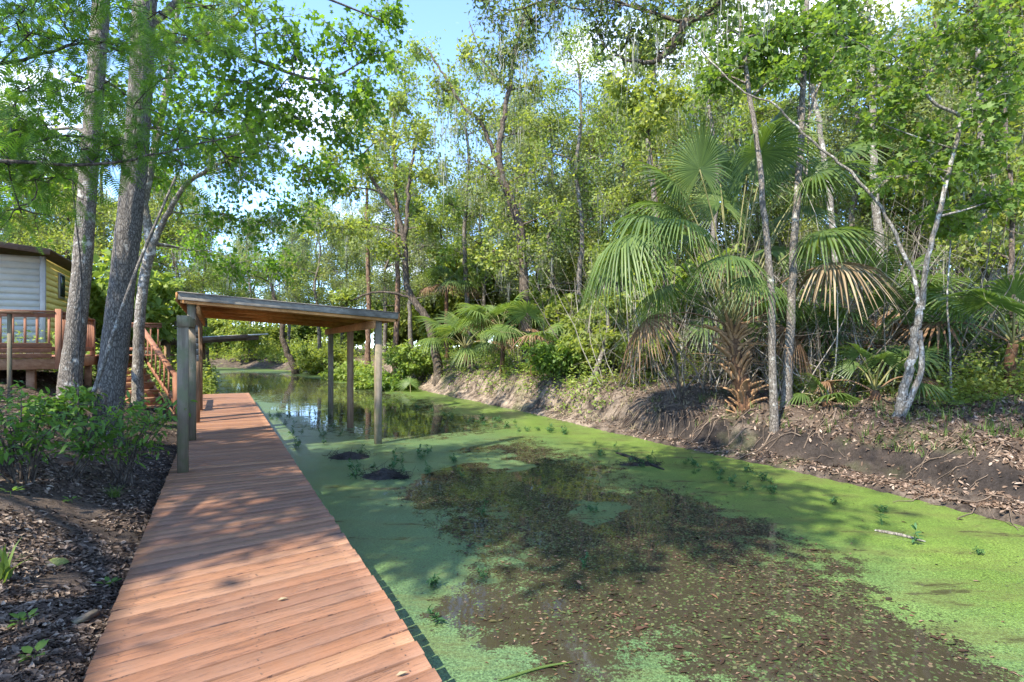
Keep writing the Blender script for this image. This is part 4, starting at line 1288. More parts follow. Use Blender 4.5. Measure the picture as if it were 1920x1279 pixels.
t = Tree(22, leaf=.13, ratio=.75, droop=.4)
tp = rooted(PP((1474, 797, 10.3), (1478, 680, 10.3), (1484, 560, 10.3), (1490, 440, 10.4), (1500, 290, 10.6), (1508, 120, 10.8), (1516, -80, 11)))
t.stem(tp, .098, .045, n=44, sides=12, flare=.35, wob=.006)
t.stem(PP((1503, 270, 10.6), (1540, 150, 10.8), (1600, 50, 11.2), (1640, -20, 11.4)), .03, .012, sides=5)
t.stem(PP((1496, 200, 10.7), (1512, 330, 10.6), (1520, 60, 11)), .03, .012, sides=5)
for (px, py, Z, rr) in [(1500, 60, 10.8, .8), (1450, 40, 10.8, .8), (1560, 30, 11.2, .8), (1530, 130, 11, .7), (1460, 130, 10.7, .6), (1600, 90, 11.4, .6), (1510, -60, 11, 1.0), (1420, 100, 10.8, .6)]:
    t.clump(P(px, py, Z), (rr, rr, rr * .5), nb=9, nt=4, nl=3)
t.finish('maple_tree', 'straight grey trunk with pale patches, right one of the close pair', 'bark_pale', 'leaf_maple')

t = Tree(23, leaf=.105, ratio=.9, shape='star', droop=.5, flat=.75)
tp = rooted(PP((1682, 800, 8.7), (1692, 745, 8.7), (1708, 680, 8.7), (1716, 620, 8.7), (1726, 575, 8.7)))
t.stem(tp, .078, .052, n=30, sides=16, flare=.2, wob=.012)
t.stem(PP((1690, 790, 8.62), (1712, 735, 8.62), (1728, 690, 8.66), (1724, 620, 8.7)), .048, .042, n=16, sides=10)
t.stem(PP((1724, 585, 8.7), (1716, 530, 8.75), (1695, 475, 8.8), (1655, 395, 8.9), (1605, 335, 9.0), (1555, 292, 9.1), (1500, 245, 9.2), (1450, 195, 9.3), (1395, 172, 9.4), (1320, 100, 9.6), (1300, 70, 9.7)), .036, .010, n=50, sides=10, wob=.012)
t.stem(PP((1728, 580, 8.7), (1736, 500, 8.65), (1758, 410, 8.6), (1782, 310, 8.5), (1800, 238, 8.4), (1796, 215, 8.4), (1755, 196, 8.4), (1737, 168, 8.4), (1755, 120, 8.4), (1810, 65, 8.4), (1860, 0, 8.4)), .044, .014, n=50, sides=8, wob=.006)
t.stem(PP((1800, 220, 8.4), (1850, 170, 8.3), (1930, 120, 8.2)), .03, .012, sides=6)
t.stem(PP((1737, 168, 8.4), (1700, 168, 8.5), (1640, 160, 8.8), (1600, 175, 9)), .018, .008, sides=5)
t.stem(PP((1790, 280, 8.5), (1700, 250, 8.6), (1650, 230, 8.7)), .014, .007, sides=5)
for (px, py, Z, rr) in [(1650, 130, 8.8, .6), (1600, 170, 9, .55), (1700, 100, 8.5, .6), (1760, 60, 8.4, .6), (1830, 50, 8.3, .6), (1890, 30, 8.2, .6), (1860, 130, 8.3, .5), (1910, 110, 8.2, .5), (1680, 190, 8.7, .5), (1740, 130, 8.4, .45), (1640, 230, 8.8, .4), (1830, 200, 8.3, .4), (1890, 190, 8.3, .5),
                        (1720, 300, 8.8, .5), (1680, 330, 8.9, .45), (1760, 330, 8.8, .5), (1820, 300, 8.6, .5), (1880, 270, 8.4, .5), (1740, 250, 8.6, .3), (1850, 380, 8.8, .5), (1900, 360, 8.6, .5), (1750, 400, 9.2, .5), (1560, 60, 9.4, .5), (1800, 420, 9.4, .45)]:
    t.clump(P(px, py, Z), (rr, rr, rr * .35), nb=7, nt=3, nl=2, flat=.35, up=-.03)
t.finish('maple_tree', 'crooked lichen-white tree that forks, leaning over the right bank', 'bark_white', 'leaf_maple')

for (sd0, pts, r0, lab, bark, cl) in [
    (31, [(1790, 775, 9.2), (1783, 720, 9.2), (1781, 640, 9.2), (1776, 560, 9.3), (1782, 440, 9.6), (1775, 330, 9.9)], .022, 'thin pale crooked pole stem right of the leaning forked tree', 'bark_white', [(1775, 330, 9.9, .4), (1790, 420, 9.8, .35)]),
    (32, [(1098, 735, 15.2), (1112, 705, 15.2), (1130, 660, 15.4), (1140, 600, 15.8), (1128, 500, 16.4)], .095, 'short leaning tan trunk on the sunlit bank left of the big palm', 'bark_pale', [(1128, 490, 16.4, .7), (1150, 560, 16, .5)]),
    (33, [(1275, 758, 12.2), (1268, 690, 12.2), (1252, 610, 12.3), (1243, 500, 12.5), (1232, 380, 12.8), (1215, 240, 13.2)], .042, 'thin dark leaning stem just left of the big palm trunk', 'bark_brown', [(1215, 240, 13.2, .8), (1180, 170, 13.4, .8), (1250, 180, 13.4, .7), (1200, 100, 13.6, .7)]),
    (34, [(1188, 715, 14.2), (1180, 650, 14.2), (1176, 590, 14.4), (1172, 500, 14.8)], .03, 'bare whitish thin stem standing between leaning trunk and palm', 'bark_white', [(1172, 490, 14.8, .5)]),
    (35, [(1845, 640, 12.5), (1846, 520, 12.5), (1842, 380, 12.6), (1838, 200, 12.8), (1832, 0, 13), (1830, -120, 13.2)], .12, 'mottled upright trunk at the far right behind the leaning forked tree', 'bark_pale', [(1840, 60, 13, 1.0), (1790, 10, 13, .9), (1890, 30, 13, .9), (1870, 230, 12.8, .8), (1900, 330, 12.8, .8), (1810, 470, 12.6, .7)]),
    (36, [(1655, 620, 17), (1648, 450, 17), (1640, 330, 17), (1637, 200, 17.2), (1632, 80, 17.4), (1625, -60, 17.6)], .17, 'tall grey trunk rising behind the right end of the big palm', 'bark_white', [(1620, 60, 17.5, 1.2), (1690, 140, 17.2, 1.1), (1570, 160, 17.2, 1.1), (1640, -40, 17.8, 1.4), (1710, 330, 17, 1.0), (1580, 20, 17.6, 1.2)]),
    (37, [(1570, 640, 15.5), (1565, 480, 15.5), (1550, 330, 15.6), (1530, 200, 15.8), (1512, 90, 16), (1500, -40, 16.2)], .12, 'whitish trunk showing between the upper fronds of the big palm', 'bark_white', [(1510, 60, 16, 1.1), (1460, 130, 16, 1.0), (1550, 120, 16, 1.0), (1500, -40, 16.2, 1.3), (1420, 210, 16, .9)]),
    (38, [(1905, 660, 11), (1895, 520, 11.2), (1900, 380, 11.6), (1885, 240, 12), (1890, 80, 12.4), (1895, -60, 12.6)], .07, 'slender stem at the right edge among palmetto fans', 'bark_brown', [(1890, 120, 12.4, .8), (1900, 400, 11.6, .6), (1860, 480, 12, .6), (1900, 0, 12.6, 1.0), (1850, 300, 12, .7)]),
]:
    t = Tree(sd0, leaf=.12, ratio=.6, droop=.3)
    t.stem(rooted(PP(*pts)), r0, r0 * .4, n=36, sides=10, flare=.3, wob=r0 * .12)
    for (px, py, Z, rr) in cl:
        t.clump(P(px, py, Z), (rr, rr, rr * .7), nb=9, nt=4, nl=4, moss=.15, ls=1 + .02 * Z)
    t.finish('sapling' if r0 < .06 else 'wood_tree', lab, bark, 'leaf_mid')

# ---- middle distance
t = Tree(41, leaf=.17, ratio=.6, droop=.3)
tp = rooted(PP((992, 690, 20.5), (985, 600, 20.6), (978, 450, 20.8), (960, 380, 21), (938, 315, 21), (940, 250, 21), (955, 170, 21.2), (965, 100, 21.4), (985, 20, 21.6)))
t.stem(tp, .23, .05, n=60, sides=12, flare=.3, wob=.03)
t.stem(PP((938, 315, 21), (905, 240, 21), (862, 190, 21.2), (825, 130, 21.5), (800, 90, 21.6)), .10, .03, sides=7, wob=.03)
t.stem(PP((975, 440, 20.8), (930, 330, 20.4), (890, 300, 20.4)), .06, .03, sides=6, wob=.02)
t.stem(PP((955, 170, 21.2), (910, 120, 21.5), (880, 40, 21.8)), .06, .02, sides=6, wob=.02)
for (px, py, Z, rr) in [(965, 90, 21.4, 1.2), (930, 150, 21.3, 1.0), (1000, 160, 21.2, 1.0), (900, 220, 21, .9), (970, 250, 21, 1.2), (1010, 320, 21, 1.2), (900, 330, 20.6, 1.0), (940, 400, 20.8, 1.2), (1030, 400, 20.8, 1.2), (870, 110, 21.6, .8), (830, 170, 21.5, .8), (985, 30, 21.8, .9), (1000, 480, 20.6, 1.2), (930, 490, 20.4, 1.1), (1040, 240, 21.4, .8)]:
    t.clump(P(px, py, Z), (rr, rr, rr * .75), nb=8, nt=4, nl=3, moss=.5)
for _ in range(45):
    q = P(t.r.uniform(800, 900), t.r.uniform(140, 330), 21.2) + t.r.normal(0, .3, 3)
    t.hang(q, t.r.uniform(.5, 1.5))
t.finish('oak_tree', 'tall crooked oak hung with grey moss against the sky', 'bark_brown', 'leaf_mid')

t = Tree(42, leaf=.2, ratio=.6, droop=.3)
tp = rooted(PP((822, 692, 25), (812, 640, 25), (800, 598, 25), (775, 562, 25), (762, 530, 25), (760, 470, 25), (748, 410, 25), (722, 372, 25), (695, 330, 25), (680, 290, 25)))
t.stem(tp, .25, .07, n=60, sides=12, flare=.3, wob=.02)
t.stem(PP((758, 455, 25), (764, 390, 25), (770, 320, 25.2), (785, 250, 25.4)), .13, .05, sides=8, wob=.03)
t.stem(PP((765, 556, 25), (725, 548, 24.8), (685, 552, 24.6), (640, 575, 24.4)), .08, .03, sides=6, wob=.02)
for (px, py, Z, rr) in [(690, 320, 25, 1.3), (640, 350, 25, 1.2), (720, 260, 25.2, 1.2), (780, 250, 25.4, 1.2), (800, 330, 25.2, 1.1), (660, 430, 24.8, 1.2), (620, 300, 25.4, 1.1), (730, 470, 24.6, .9), (810, 420, 25, 1.0), (640, 560, 24.4, .7), (750, 200, 25.6, 1.0), (670, 230, 25.6, 1.2), (600, 420, 25, 1.2)]:
    t.clump(P(px, py, Z), (rr, rr, rr * .7), nb=9, nt=4, nl=4, moss=.35)
t.finish('oak_tree', 'dark forked tree bowing out over the creek behind the shelter roof', 'bark_brown', 'leaf_mid')

for (sd0, pts, r0, lab, bark, lm, cl) in [
    (43, [(553, 690, 42), (540, 665, 42), (530, 635, 42), (528, 600, 42), (515, 560, 42), (500, 500, 42)], .32, 'small dark trunk curving up from the far bank, seen under the shelter roof', 'bark_brown', 'leaf_mid', [(500, 500, 42, 2.2), (550, 520, 42, 2.0), (450, 520, 42, 2.0), (520, 440, 42, 2.2)]),
    (44, [(742, 668, 29), (744, 600, 29), (746, 500, 29), (744, 400, 29), (740, 300, 29), (738, 200, 29)], .20, 'straight reddish trunk just right of the shelter roof corner', 'bark_red', 'leaf_lime', [(740, 240, 29, 1.7), (770, 170, 29, 1.5), (700, 200, 29, 1.5), (745, 340, 29, 1.4), (740, 120, 29, 1.3), (800, 260, 29, 1.4), (830, 330, 29, 1.4), (790, 100, 29, 1.2), (830, 190, 29, 1.2), (780, 400, 29, 1.2), (700, 300, 29, 1.3)]),
    (45, [(690, 650, 36), (691, 560, 36), (689, 470, 36), (688, 380, 36), (690, 280, 36)], .22, 'distant reddish straight trunk above the middle of the shelter roof', 'bark_red', 'leaf_mid', [(690, 330, 36, 2.0), (650, 260, 36, 1.8), (720, 280, 36, 1.8), (690, 420, 36, 1.6), (690, 200, 36, 1.8)]),
    (46, [(1090, 650, 24), (1085, 540, 24), (1092, 430, 24), (1080, 320, 24.2), (1090, 220, 24.4), (1085, 120, 24.6)], .16, 'slender tree with airy pale crown between tall oak and palm', 'bark_pale', 'leaf_lime', [(1085, 130, 24.6, 1.4), (1060, 90, 24.6, 1.1), (1120, 200, 24.4, 1.4), (1060, 230, 24.4, 1.2), (1140, 290, 24.2, 1.3), (1080, 330, 24.2, 1.3), (1140, 400, 24, 1.2), (1060, 430, 24, 1.2), (1080, 60, 24.8, 1.0), (1180, 240, 24.4, 1.2), (1030, 170, 24.6, 1.0), (1120, 110, 24.6, 1.1), (1020, 300, 24.4, 1.1), (1150, 160, 24.6, 1.0)]),
    (47, [(880, 660, 30), (876, 560, 30), (870, 440, 30), (880, 320, 30.2), (872, 230, 30.4)], .20, 'mossy tree behind the palmetto clump, left of the tall oak', 'bark_pale', 'leaf_lime', [(872, 300, 30.2, 1.8), (840, 380, 30, 1.6), (900, 140, 30.4, 1.2), (850, 160, 30.4, 1.2), (930, 240, 30.2, 1.4), (900, 400, 30, 1.6), (860, 230, 30.4, 1.4), (850, 470, 30, 1.6), (900, 490, 30, 1.5)]),
    (48, [(1230, 640, 20), (1222, 520, 20), (1230, 400, 20.2), (1215, 280, 20.4), (1225, 150, 20.6), (1220, 40, 20.8)], .16, 'grey tree directly behind the left fronds of the big palm', 'bark_pale', 'leaf_mid', [(1220, 130, 20.6, 1.3), (1180, 200, 20.5, 1.2), (1260, 210, 20.5, 1.2), (1200, 300, 20.4, 1.2), (1270, 310, 20.4, 1.1), (1160, 380, 20.2, 1.1), (1230, 60, 20.8, 1.1), (1290, 120, 20.8, 1.0), (1170, 480, 20, 1.0)]),
    (49, [(1340, 640, 18), (1335, 480, 18), (1345, 330, 18.2), (1330, 180, 18.4), (1338, 20, 18.6)], .14, 'thin grey trunk straight behind the crown of the big palm', 'bark_pale', 'leaf_lime', [(1335, 120, 18.5, 1.1), (1300, 200, 18.4, 1.0), (1380, 160, 18.4, 1.0), (1340, 30, 18.7, 1.1), (1370, 260, 18.3, .9), (1290, 60, 18.6, 1.0)]),
]:
    t = Tree(sd0, leaf=.14 if pts[0][2] < 26 else .2, ratio=.6, droop=.3)
    t.stem(rooted(PP(*pts)), r0, r0 * .35, n=40, sides=10, flare=.3, wob=r0 * .12)
    for (px, py, Z, rr) in cl:
        t.clump(P(px, py, Z), (rr, rr, rr * .75), nb=9, nt=4, nl=4, moss=.45)
    t.finish('wood_tree', lab, bark, lm)

# ---- background wood: five kinds, copied
KINDS = []
for kx, (leafm, bark, hgt, sd0) in enumerate([('leaf_mid', 'bark_pale', 15, 61), ('leaf_lime', 'bark_brown', 17, 62), ('leaf_mid', 'bark_brown', 13, 63), ('leaf_oak', 'bark_pale', 16, 64), ('leaf_pale', 'bark_pale', 19, 65), ('leaf_pale', 'bark_pale', 15, 66)]):
    t = Tree(sd0, leaf=.16, ratio=.62, droop=.3)
    r_ = t.r
    pts = [(0, 0, -.3)] + [(r_.normal(0, .05 * k), r_.normal(0, .05 * k), hgt * k / 6) for k in range(1, 7)]
    t.stem(pts, .21, .05, n=40, sides=9, flare=.35, wob=.03)
    for _ in range(26):
        z = hgt * (r_.uniform(.22, 1.0) ** .8)
        sp_ = (1.0 + 2.2 * math.sin(math.pi * min(1, z / hgt * .9)))
        a = r_.uniform(0, 6.283)
        q = np.array([math.cos(a), math.sin(a), 0]) * sp_ * r_.uniform(.35, 1) + [0, 0, z]
        t.clump(q, r_.uniform(1.1, 1.9), nb=9, nt=5, nl=4, moss=.45)
    e = t.finish('wood_tree', 'x', bark, leafm, base=(0, 0, 0))
    KINDS.append(e)
used = set()
def place(kind, x, y, sc, label, group):
    if kind not in used:
        used.add(kind)
        e = KINDS[kind]
        e.location = (x, y, gz(x, y)); e.rotation_euler = (0, 0, random.uniform(0, 6.28)); e.scale = (sc, sc, sc)
        e['label'] = label; e['group'] = group
        return e
    return copy_tree(KINDS[kind], label, (x, y, gz(x, y)), random.uniform(0, 6.28), sc, group)
rp_ = random.Random(5)
LABS = ['airy pale tree seen behind the tall mossy oak', 'grey tree left of the airy slender tree, deep in the wood', 'very tall reddish-stemmed tree behind the airy slender tree', 'pale-leaved tree far behind the left fans of the big palm', 'tree with dark stem straight behind the big palm crown', 'dull oak-leaved tree behind the close trunk pair', 'pale tree glimpsed between the close trunk pair and whitish trunk', 'grey tree right behind the whitish trunk', 'tall red-stemmed tree right of the tall grey trunk', 'bright tree showing through the fork of the leaning tree', 'dark-stemmed tree right behind the thin pale pole', 'grey tree behind the mottled upright trunk', 'oak-leaved tree at the right edge, behind the slender stem', 'bright tree cut by the right edge, farther back', 'brown-stemmed tree mostly outside the right edge', 'tallest far tree above the big palm crown', 'oak-leaved tree deep in the wood left of the palm', 'dull tree far behind the leaning forked tree', 'high far tree above the whitish trunk', 'brown-stemmed far tree behind the tall mossy oak, lower left', 'far grey tree left of the mossy tree behind the palmettos', 'pale far tree above the slim shaggy palm', 'oak-leaved far tree right of the shelter roof corner', 'far grey tree above the right end of the shelter roof', 'brown far tree above the middle of the shelter roof', 'pale far tree above the middle of the roof, farthest back', 'oak-leaved far tree above the left half of the shelter roof', 'grey far tree seen over the left end of the roof', 'brown far tree beyond the end of the dock', 'pale far tree above the distant metal-roofed shelter', 'tall red-stemmed tree far back over the left of the roof', 'tall red-stemmed tree far back over the right of the roof', 'oak-leaved tree far behind the distant shelter', 'brown tree behind the distant shelter, left bank', 'grey tree just right of the pale forked trunk', 'bright tree on the left bank over the dock end', 'bright tree between the two big left trunks', 'brown tree behind the yellow side wall of the house', 'bright tree rising over the house roof', 'grey tree at the left edge beyond the house', 'tall tree far behind the pale forked trunk', 'oak-leaved tree far behind the two big trunks', 'tall tree far behind the house roof']
# right wood
for (px, Z, kind, sc) in [(1010, 32, 1, .8), (1130, 30, 0, .9), (1060, 40, 4, .75), (1210, 34, 1, .8), (1290, 27, 2, 1.0), (1400, 25, 3, .9), (1480, 30, 1, .75), (1560, 24, 0, .7), (1640, 28, 4, .75), (1720, 22, 1, .8),
                          (1800, 19, 2, .9), (1870, 24, 0, .9), (1920, 18, 3, .8), (1960, 26, 1, 1.0), (2020, 16, 2, .9), (1350, 36, 4, .85), (1190, 46, 3, 1.1), (1760, 33, 3, 1.0), (1530, 38, 4, 1.0), (960, 46, 2, 1.0)]:
    place(kind, (px - 960) / F * Z, Z, sc, LABS.pop(0), 'trees in the wood behind the right bank')
for (px, Z, kind, sc) in [(880, 42, 0, .8), (820, 38, 1, .65), (760, 46, 3, .95), (690, 55, 0, 1.0), (640, 48, 2, .95), (600, 62, 1, 1.0), (540, 60, 3, 1.0), (480, 66, 0, 1.0), (430, 64, 2, 1.0), (380, 68, 1, 1.0), (560, 75, 4, 1.0), (650, 72, 4, 1.0), (330, 72, 3, 1.0)]:
    place(kind, (px - 960) / F * Z, Z, sc, LABS.pop(0), 'trees beyond the bend of the creek')
for (px, Z, kind, sc) in [(330, 30, 2, .8), (250, 26, 0, .8), (390, 40, 1, .85), (180, 30, 1, .8), (110, 27, 2, .8), (40, 30, 1, .8), (-40, 26, 0, .9), (300, 46, 4, .9), (210, 44, 3, .9), (90, 42, 4, .95)]:
    place(kind, (px - 960) / F * Z, Z, sc, LABS.pop(0), 'trees behind the house on the left bank')

for (px, Z, kind, sc), lab in zip([(770, 36, 5, 1.0), (800, 50, 4, 0.9), (845, 44, 5, 1.0), (905, 36, 5, 1.0), (935, 52, 4, 1.0), (985, 30, 5, 1.05), (1040, 28, 5, 1.0), (1110, 38, 4, 1.0), (1160, 30, 5, 1.1), (1250, 30, 5, 1.0), (1320, 26, 5, 0.95), (1440, 34, 4, 1.0), (1600, 21, 5, 0.95), (1690, 30, 5, 1.0), (1770, 26, 5, 1.0), (720, 40, 5, 1.0), (600, 46, 5, 1.0), (470, 58, 5, 1.1), (1850, 17, 5, 0.85)],
        ['pale mossy tree right of the reddish trunk by the roof corner', 'far pale mossy tree over the bowing dark tree', 'pale mossy tree behind the slim shaggy palm', 'mossy pale tree just left of the tall crooked oak', 'tall far mossy tree behind the crooked oak', 'pale tree immediately right of the crooked oak stem', 'pale mossy tree under the airy slender crown', 'tall pale tree farther back, right of the airy slender tree', 'pale mossy tree left of the hanging palm fans', 'mossy tree behind the left hanging fans, deeper', 'pale tree behind the upright fans of the big palm', 'tall pale tree above the right fans of the big palm', 'pale tree between whitish and tall grey trunks', 'mossy pale tree far behind the crook of the leaning tree', 'pale tree behind the right arm of the leaning tree', 'pale mossy tree above the right roof corner', 'pale far tree over the roof, left of the rear posts', 'pale tree far beyond the dock end', 'pale mossy tree close behind the mottled far-right trunk']):
    place(kind, (px - 960) / F * Z, Z, sc * (.86 if 760 < px < 1080 else .9), lab, 'pale mossy trees of the wood')

# ------------------------------------------------------------------ fan palms
def frond_mesh(hub, axis, face, Rb, seed, nseg=40, spread=2.5, droop=.35, fold=.25, limp=.5, mb=None):
    """one fan blade: hub, axis = direction of the middle leaflet, face = normal of the upper side"""
    r = np.random.default_rng(seed)
    mb = mb or MB()
    axis = nrm(axis)
    side = nrm(np.cross(face, axis)); nor = np.cross(axis, side)
    th = np.linspace(-spread, spread, nseg)
    dth = th[1] - th[0]
    st = np.array([.04, .18, .36, .54, .70, .84, .95, 1.0])
    for k, a in enumerate(th):
        L = Rb * (1 - .25 * abs(a / spread) ** 2) * r.uniform(.92, 1.05)
        dr_ = axis * math.cos(a) + side * math.sin(a)
        sd = -axis * math.sin(a) + side * math.cos(a)
        # the costa arches backwards: outer leaflets fold down about the axis
        wj = r.normal(0, .05)
        rr = st * L
        wid = np.where(st < .45, rr * math.tan(dth / 2) * 1.0, .45 * L * math.tan(dth / 2) * np.clip((1 - st) / .55, 0, 1) ** .65)
        wid = np.maximum(wid, .0025)
        bend = -droop * st ** 2 * L * .55 - fold * abs(math.sin(a)) * rr * .6
        world_droop = -limp * np.clip(st - .42, 0, 1) ** 1.6 * L * r.uniform(.7, 1.35)
        ctr = hub + dr_[None] * rr[:, None] + nor[None] * bend[:, None] + UP[None] * world_droop[:, None] + sd[None] * (wj * np.clip(st - .5, 0, 1) * L)[:, None]
        # drooping parts are pulled in so leaflets keep their length
        pl = wid * .45
        v = np.vstack([ctr - sd * wid[:, None] + nor * pl[:, None], ctr - nor * (pl * .3)[:, None], ctr + sd * wid[:, None] + nor * pl[:, None]])
        n = len(st)
        q = [(i, i + 1, n + i + 1, n + i) for i in range(n - 1)] + [(n + i, n + i + 1, 2 * n + i + 1, 2 * n + i) for i in range(n - 1)]
        mb.add(v, quads=q)
    return mb
def frond(parent, crown, hub, Rb, seed, mat='frond', axis=None, face=None, **kw):
    """stalk from the crown to the hub, blade beyond it"""
    crown = np.asarray(crown, float); hub = np.asarray(hub, float)
    v = hub - crown
    mid = crown + v * .5 + UP * .12 * np.linalg.norm(v) * (1 if v[2] > -.2 else .6)
    path = spline([crown, mid, hub], 10)
    pt = MB()
    tube(pt, path, np.linspace(.022, .010, 10), 5)
    if axis is None:
        axis = nrm(path[-1] - path[-2])
    axis = nrm(axis)
    if face is None:
        hz = axis * [1, 1, 0]
        face = UP - axis * axis[2]
        if np.linalg.norm(face) < .3:
            face = -nrm(v * [1, 1, 0] + [0, 1e-3, 0])
    o = part('frond', frond_mesh(hub, axis, nrm(face), Rb, seed, **kw), M[mat], parent)
    part('stalk', pt, M['petiole' if 'dead' not in mat and 'rust' not in mat else 'frond_rust'], o, True)
    return o

# the big palm
pb_ = P(1396, 768, 11.0); pb_[2] = gz(pb_[0], pb_[1])
palm = empty('cabbage_palm', pb_)
tag(palm, 'big fan palm with rough booted trunk rising from the right bank', 'palm')
pt0 = P(1372, 610, 11.0)
pth = spline([pb_ - UP * .2, P(1395, 735, 11), P(1378, 670, 11), pt0], 24)
core = MB(); tube(core, pth, np.linspace(.17, .13, 24), 14)
part('trunk', core, M['palm_core'], palm, True)
bm_ = MB()
st = np.linspace(0, 1, 6)
V = []
for s_ in st:     # tapering split leaf base, curving out
    x = .10 * s_ + .10 * s_ ** 2; z = .30 * s_
    w = .075 * (1 - .62 * s_); th_ = .028 * (1 - .4 * s_)
    V += [(x + th_, -w, z), (x + th_ * 1.6, 0, z), (x + th_, w, z), (x - th_, w * .9, z), (x - th_ * .4, 0, z), (x - th_, -w * .9, z)]
Q = [(a * 6 + c, a * 6 + (c + 1) % 6, (a + 1) * 6 + (c + 1) % 6, (a + 1) * 6 + c) for a in range(5) for c in range(6)]
bm_.add(V, quads=Q, ngons=[[30, 31, 32, 33, 34, 35]])
boot = bm_.mesh('leaf_boot')
boot.materials.append(M['boot'])
for k in range(104):
    f_ = k / 104
    i_ = min(23, int(f_ * 22) + 1)
    q = pth[i_]
    a = k * 2.39996 + random.uniform(-.35, .35)
    rr = .15 - .03 * f_
    if random.random() < .12: continue
    o = link('leaf_boot', boot, None, palm)
    o.location = tuple(q + np.array([math.cos(a), math.sin(a), 0]) * rr * .85 - np.array(palm.location) + UP * random.uniform(-.04, .04))
    sc = random.uniform(.5, 1.05)
    o.rotation_euler = (random.uniform(-.35, .35), random.uniform(-.1, .55) + .15 * f_, a + random.uniform(-.3, .3))
    o.scale = (sc * 1.1, sc * random.uniform(.7, 1.1), sc * (0.8 + 1.0 * f_))
cr0 = pt0 + UP * .02
Zp = 11.0
FR = [  # hub px, py, Z, axis hint, radius, droop, fold, limp, material
    (1312, 318, 10.7, (-.15, -.15, 1), 1.25, .15, .18, .28, 'frond'),
    (1268, 345, 11.2, (-.65, .2, .7), 1.2, .3, .3, .35, 'frond'),
    (1400, 330, 11.3, (.05, .2, 1), 1.3, .15, .2, .25, 'frond'),
    (1425, 285, 10.6, (.1, -.55, .6), 1.15, .45, .35, .75, 'frond'),
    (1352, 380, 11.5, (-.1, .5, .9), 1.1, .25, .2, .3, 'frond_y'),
    (1480, 330, 11.4, (.5, .4, .8), 1.2, .3, .25, .4, 'frond'),
    (1530, 325, 10.6, (.85, -.25, .35), 1.25, .35, .3, .55, 'frond'),
    (1580, 280, 11.6, (.8, .3, .55), 1.1, .3, .3, .5, 'frond'),
    (1540, 432, 10.2, (.9, -.3, .15), 1.25, .4, .35, .65, 'frond'),
    (1365, 478, 9.9, (-.15, -.85, -.15), .95, .4, .35, .6, 'frond'),
    (1218, 405, 10.6, (-.8, -.2, .1), 1.15, .6, .45, .95, 'frond'),
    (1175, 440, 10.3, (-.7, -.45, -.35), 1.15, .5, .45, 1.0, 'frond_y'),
    (1255, 385, 11.6, (-.7, .5, .4), 1.2, .4, .35, .6, 'frond'),
    (1160, 470, 10.9, (-.8, .1, -.5), 1.3, .5, .4, .9, 'frond'),
    (1440, 470, 11.6, (.5, .6, .4), 1.1, .35, .3, .5, 'frond'),
    (1470, 560, 11.4, (.7, .4, -.1), 1.0, .4, .3, .6, 'frond'),
    (1560, 492, 10.4, (.95, -.2, .0), 1.35, .45, .4, .8, 'frond_dead'),
    (1240, 540, 11.4, (-.8, .2, -.4), 1.0, .4, .35, .8, 'frond_y'),
    (1300, 440, 12.2, (-.3, .8, .4), 1.1, .35, .3, .5, 'frond'),
    (1500, 395, 12.0, (.5, .7, .5), 1.1, .3, .3, .5, 'frond'),
    (1345, 300, 11.6, (-.1, .3, .9), 1.2, .2, .2, .5, 'frond'),
    (1450, 250, 11.2, (.3, .1, .9), 1.15, .3, .25, .7, 'frond'),
    (1280, 420, 10.2, (-.6, -.6, .2), 1.05, .5, .4, 1.0, 'frond_y'),
    (1415, 520, 10.0, (.3, -.8, -.3), .85, .4, .35, .8, 'frond'),
    (1210, 600, 11.2, (-.7, -.1, -.7), 1.0, .4, .35, .9, 'frond_rust'),
    (1480, 620, 10.8, (.6, -.2, -.7), .9, .4, .35, .8, 'frond_rust'),
]
for k, (px, py, Z, ax, Rb, dr_, fo, li, mt) in enumerate(FR):
    frond(palm, cr0 + np.array([(px - 1370) * .0005, 0, 0]), P(px, py, Z), Rb, 100 + k, mt, axis=ax, droop=dr_, fold=fo, limp=li * 1.25, nseg=54)
# bare stalks left from lost fans
for k in range(16):
    a = random.uniform(0, 6.28)
    d = np.array([math.cos(a), math.sin(a) * .7, random.uniform(-.1, .9)])
    q = pt0 - UP * random.uniform(.1, .9)
    mbs = MB(); tube(mbs, wander(rng, q, d, random.uniform(.5, 1.5), 6, .05, -.03), np.linspace(.018, .006, 7), 5)
    part('dead_stalk', mbs, M['boot'], palm, True)

def fan_palm(name, label, base, crown_h, n, Rb, Lst, seed, mat='frond', cat='palmetto', group=None, trunk_r=.10, dead=0, lean=(0, 0)):
    r = np.random.default_rng(seed)
    base = np.array([base[0], base[1], gz(base[0], base[1])])
    e = empty(name, base); tag(e, label, cat, group)
    top = base + np.array([lean[0], lean[1], crown_h])
    mbs = MB(); tube(mbs, spline([base - UP * .15, (base + top) / 2 + r.normal(0, .03, 3), top], 10), np.linspace(trunk_r, trunk_r * .75, 10), 10)
    part('trunk', mbs, M['palm_core'], e, True)
    for k in range(n):
        a = k * 2.39996 + r.uniform(-.3, .3)
        el = r.uniform(.15, 1.2) if k > n * .3 else r.uniform(-.15, .4)
        d = np.array([math.cos(a) * math.cos(el), math.sin(a) * math.cos(el), math.sin(el)])
        hub = top + d * Lst * r.uniform(.75, 1.15)
        mm = mat
        if k < dead: mm = 'frond_dead' if k % 4 == 3 else 'frond_rust'
        ax = d * [1, 1, .7] + [0, 0, -.25 if el < .4 else 0]
        frond(e, top, hub, Rb * r.uniform(.85, 1.15), seed * 50 + k, mm, axis=ax, nseg=30, droop=r.uniform(.25, .5), fold=.3, limp=r.uniform(.3, .7) if el > .3 else .8, spread=2.2)
    return e
def gx_(px, Z): return ((px - 960) / F * Z, Z)
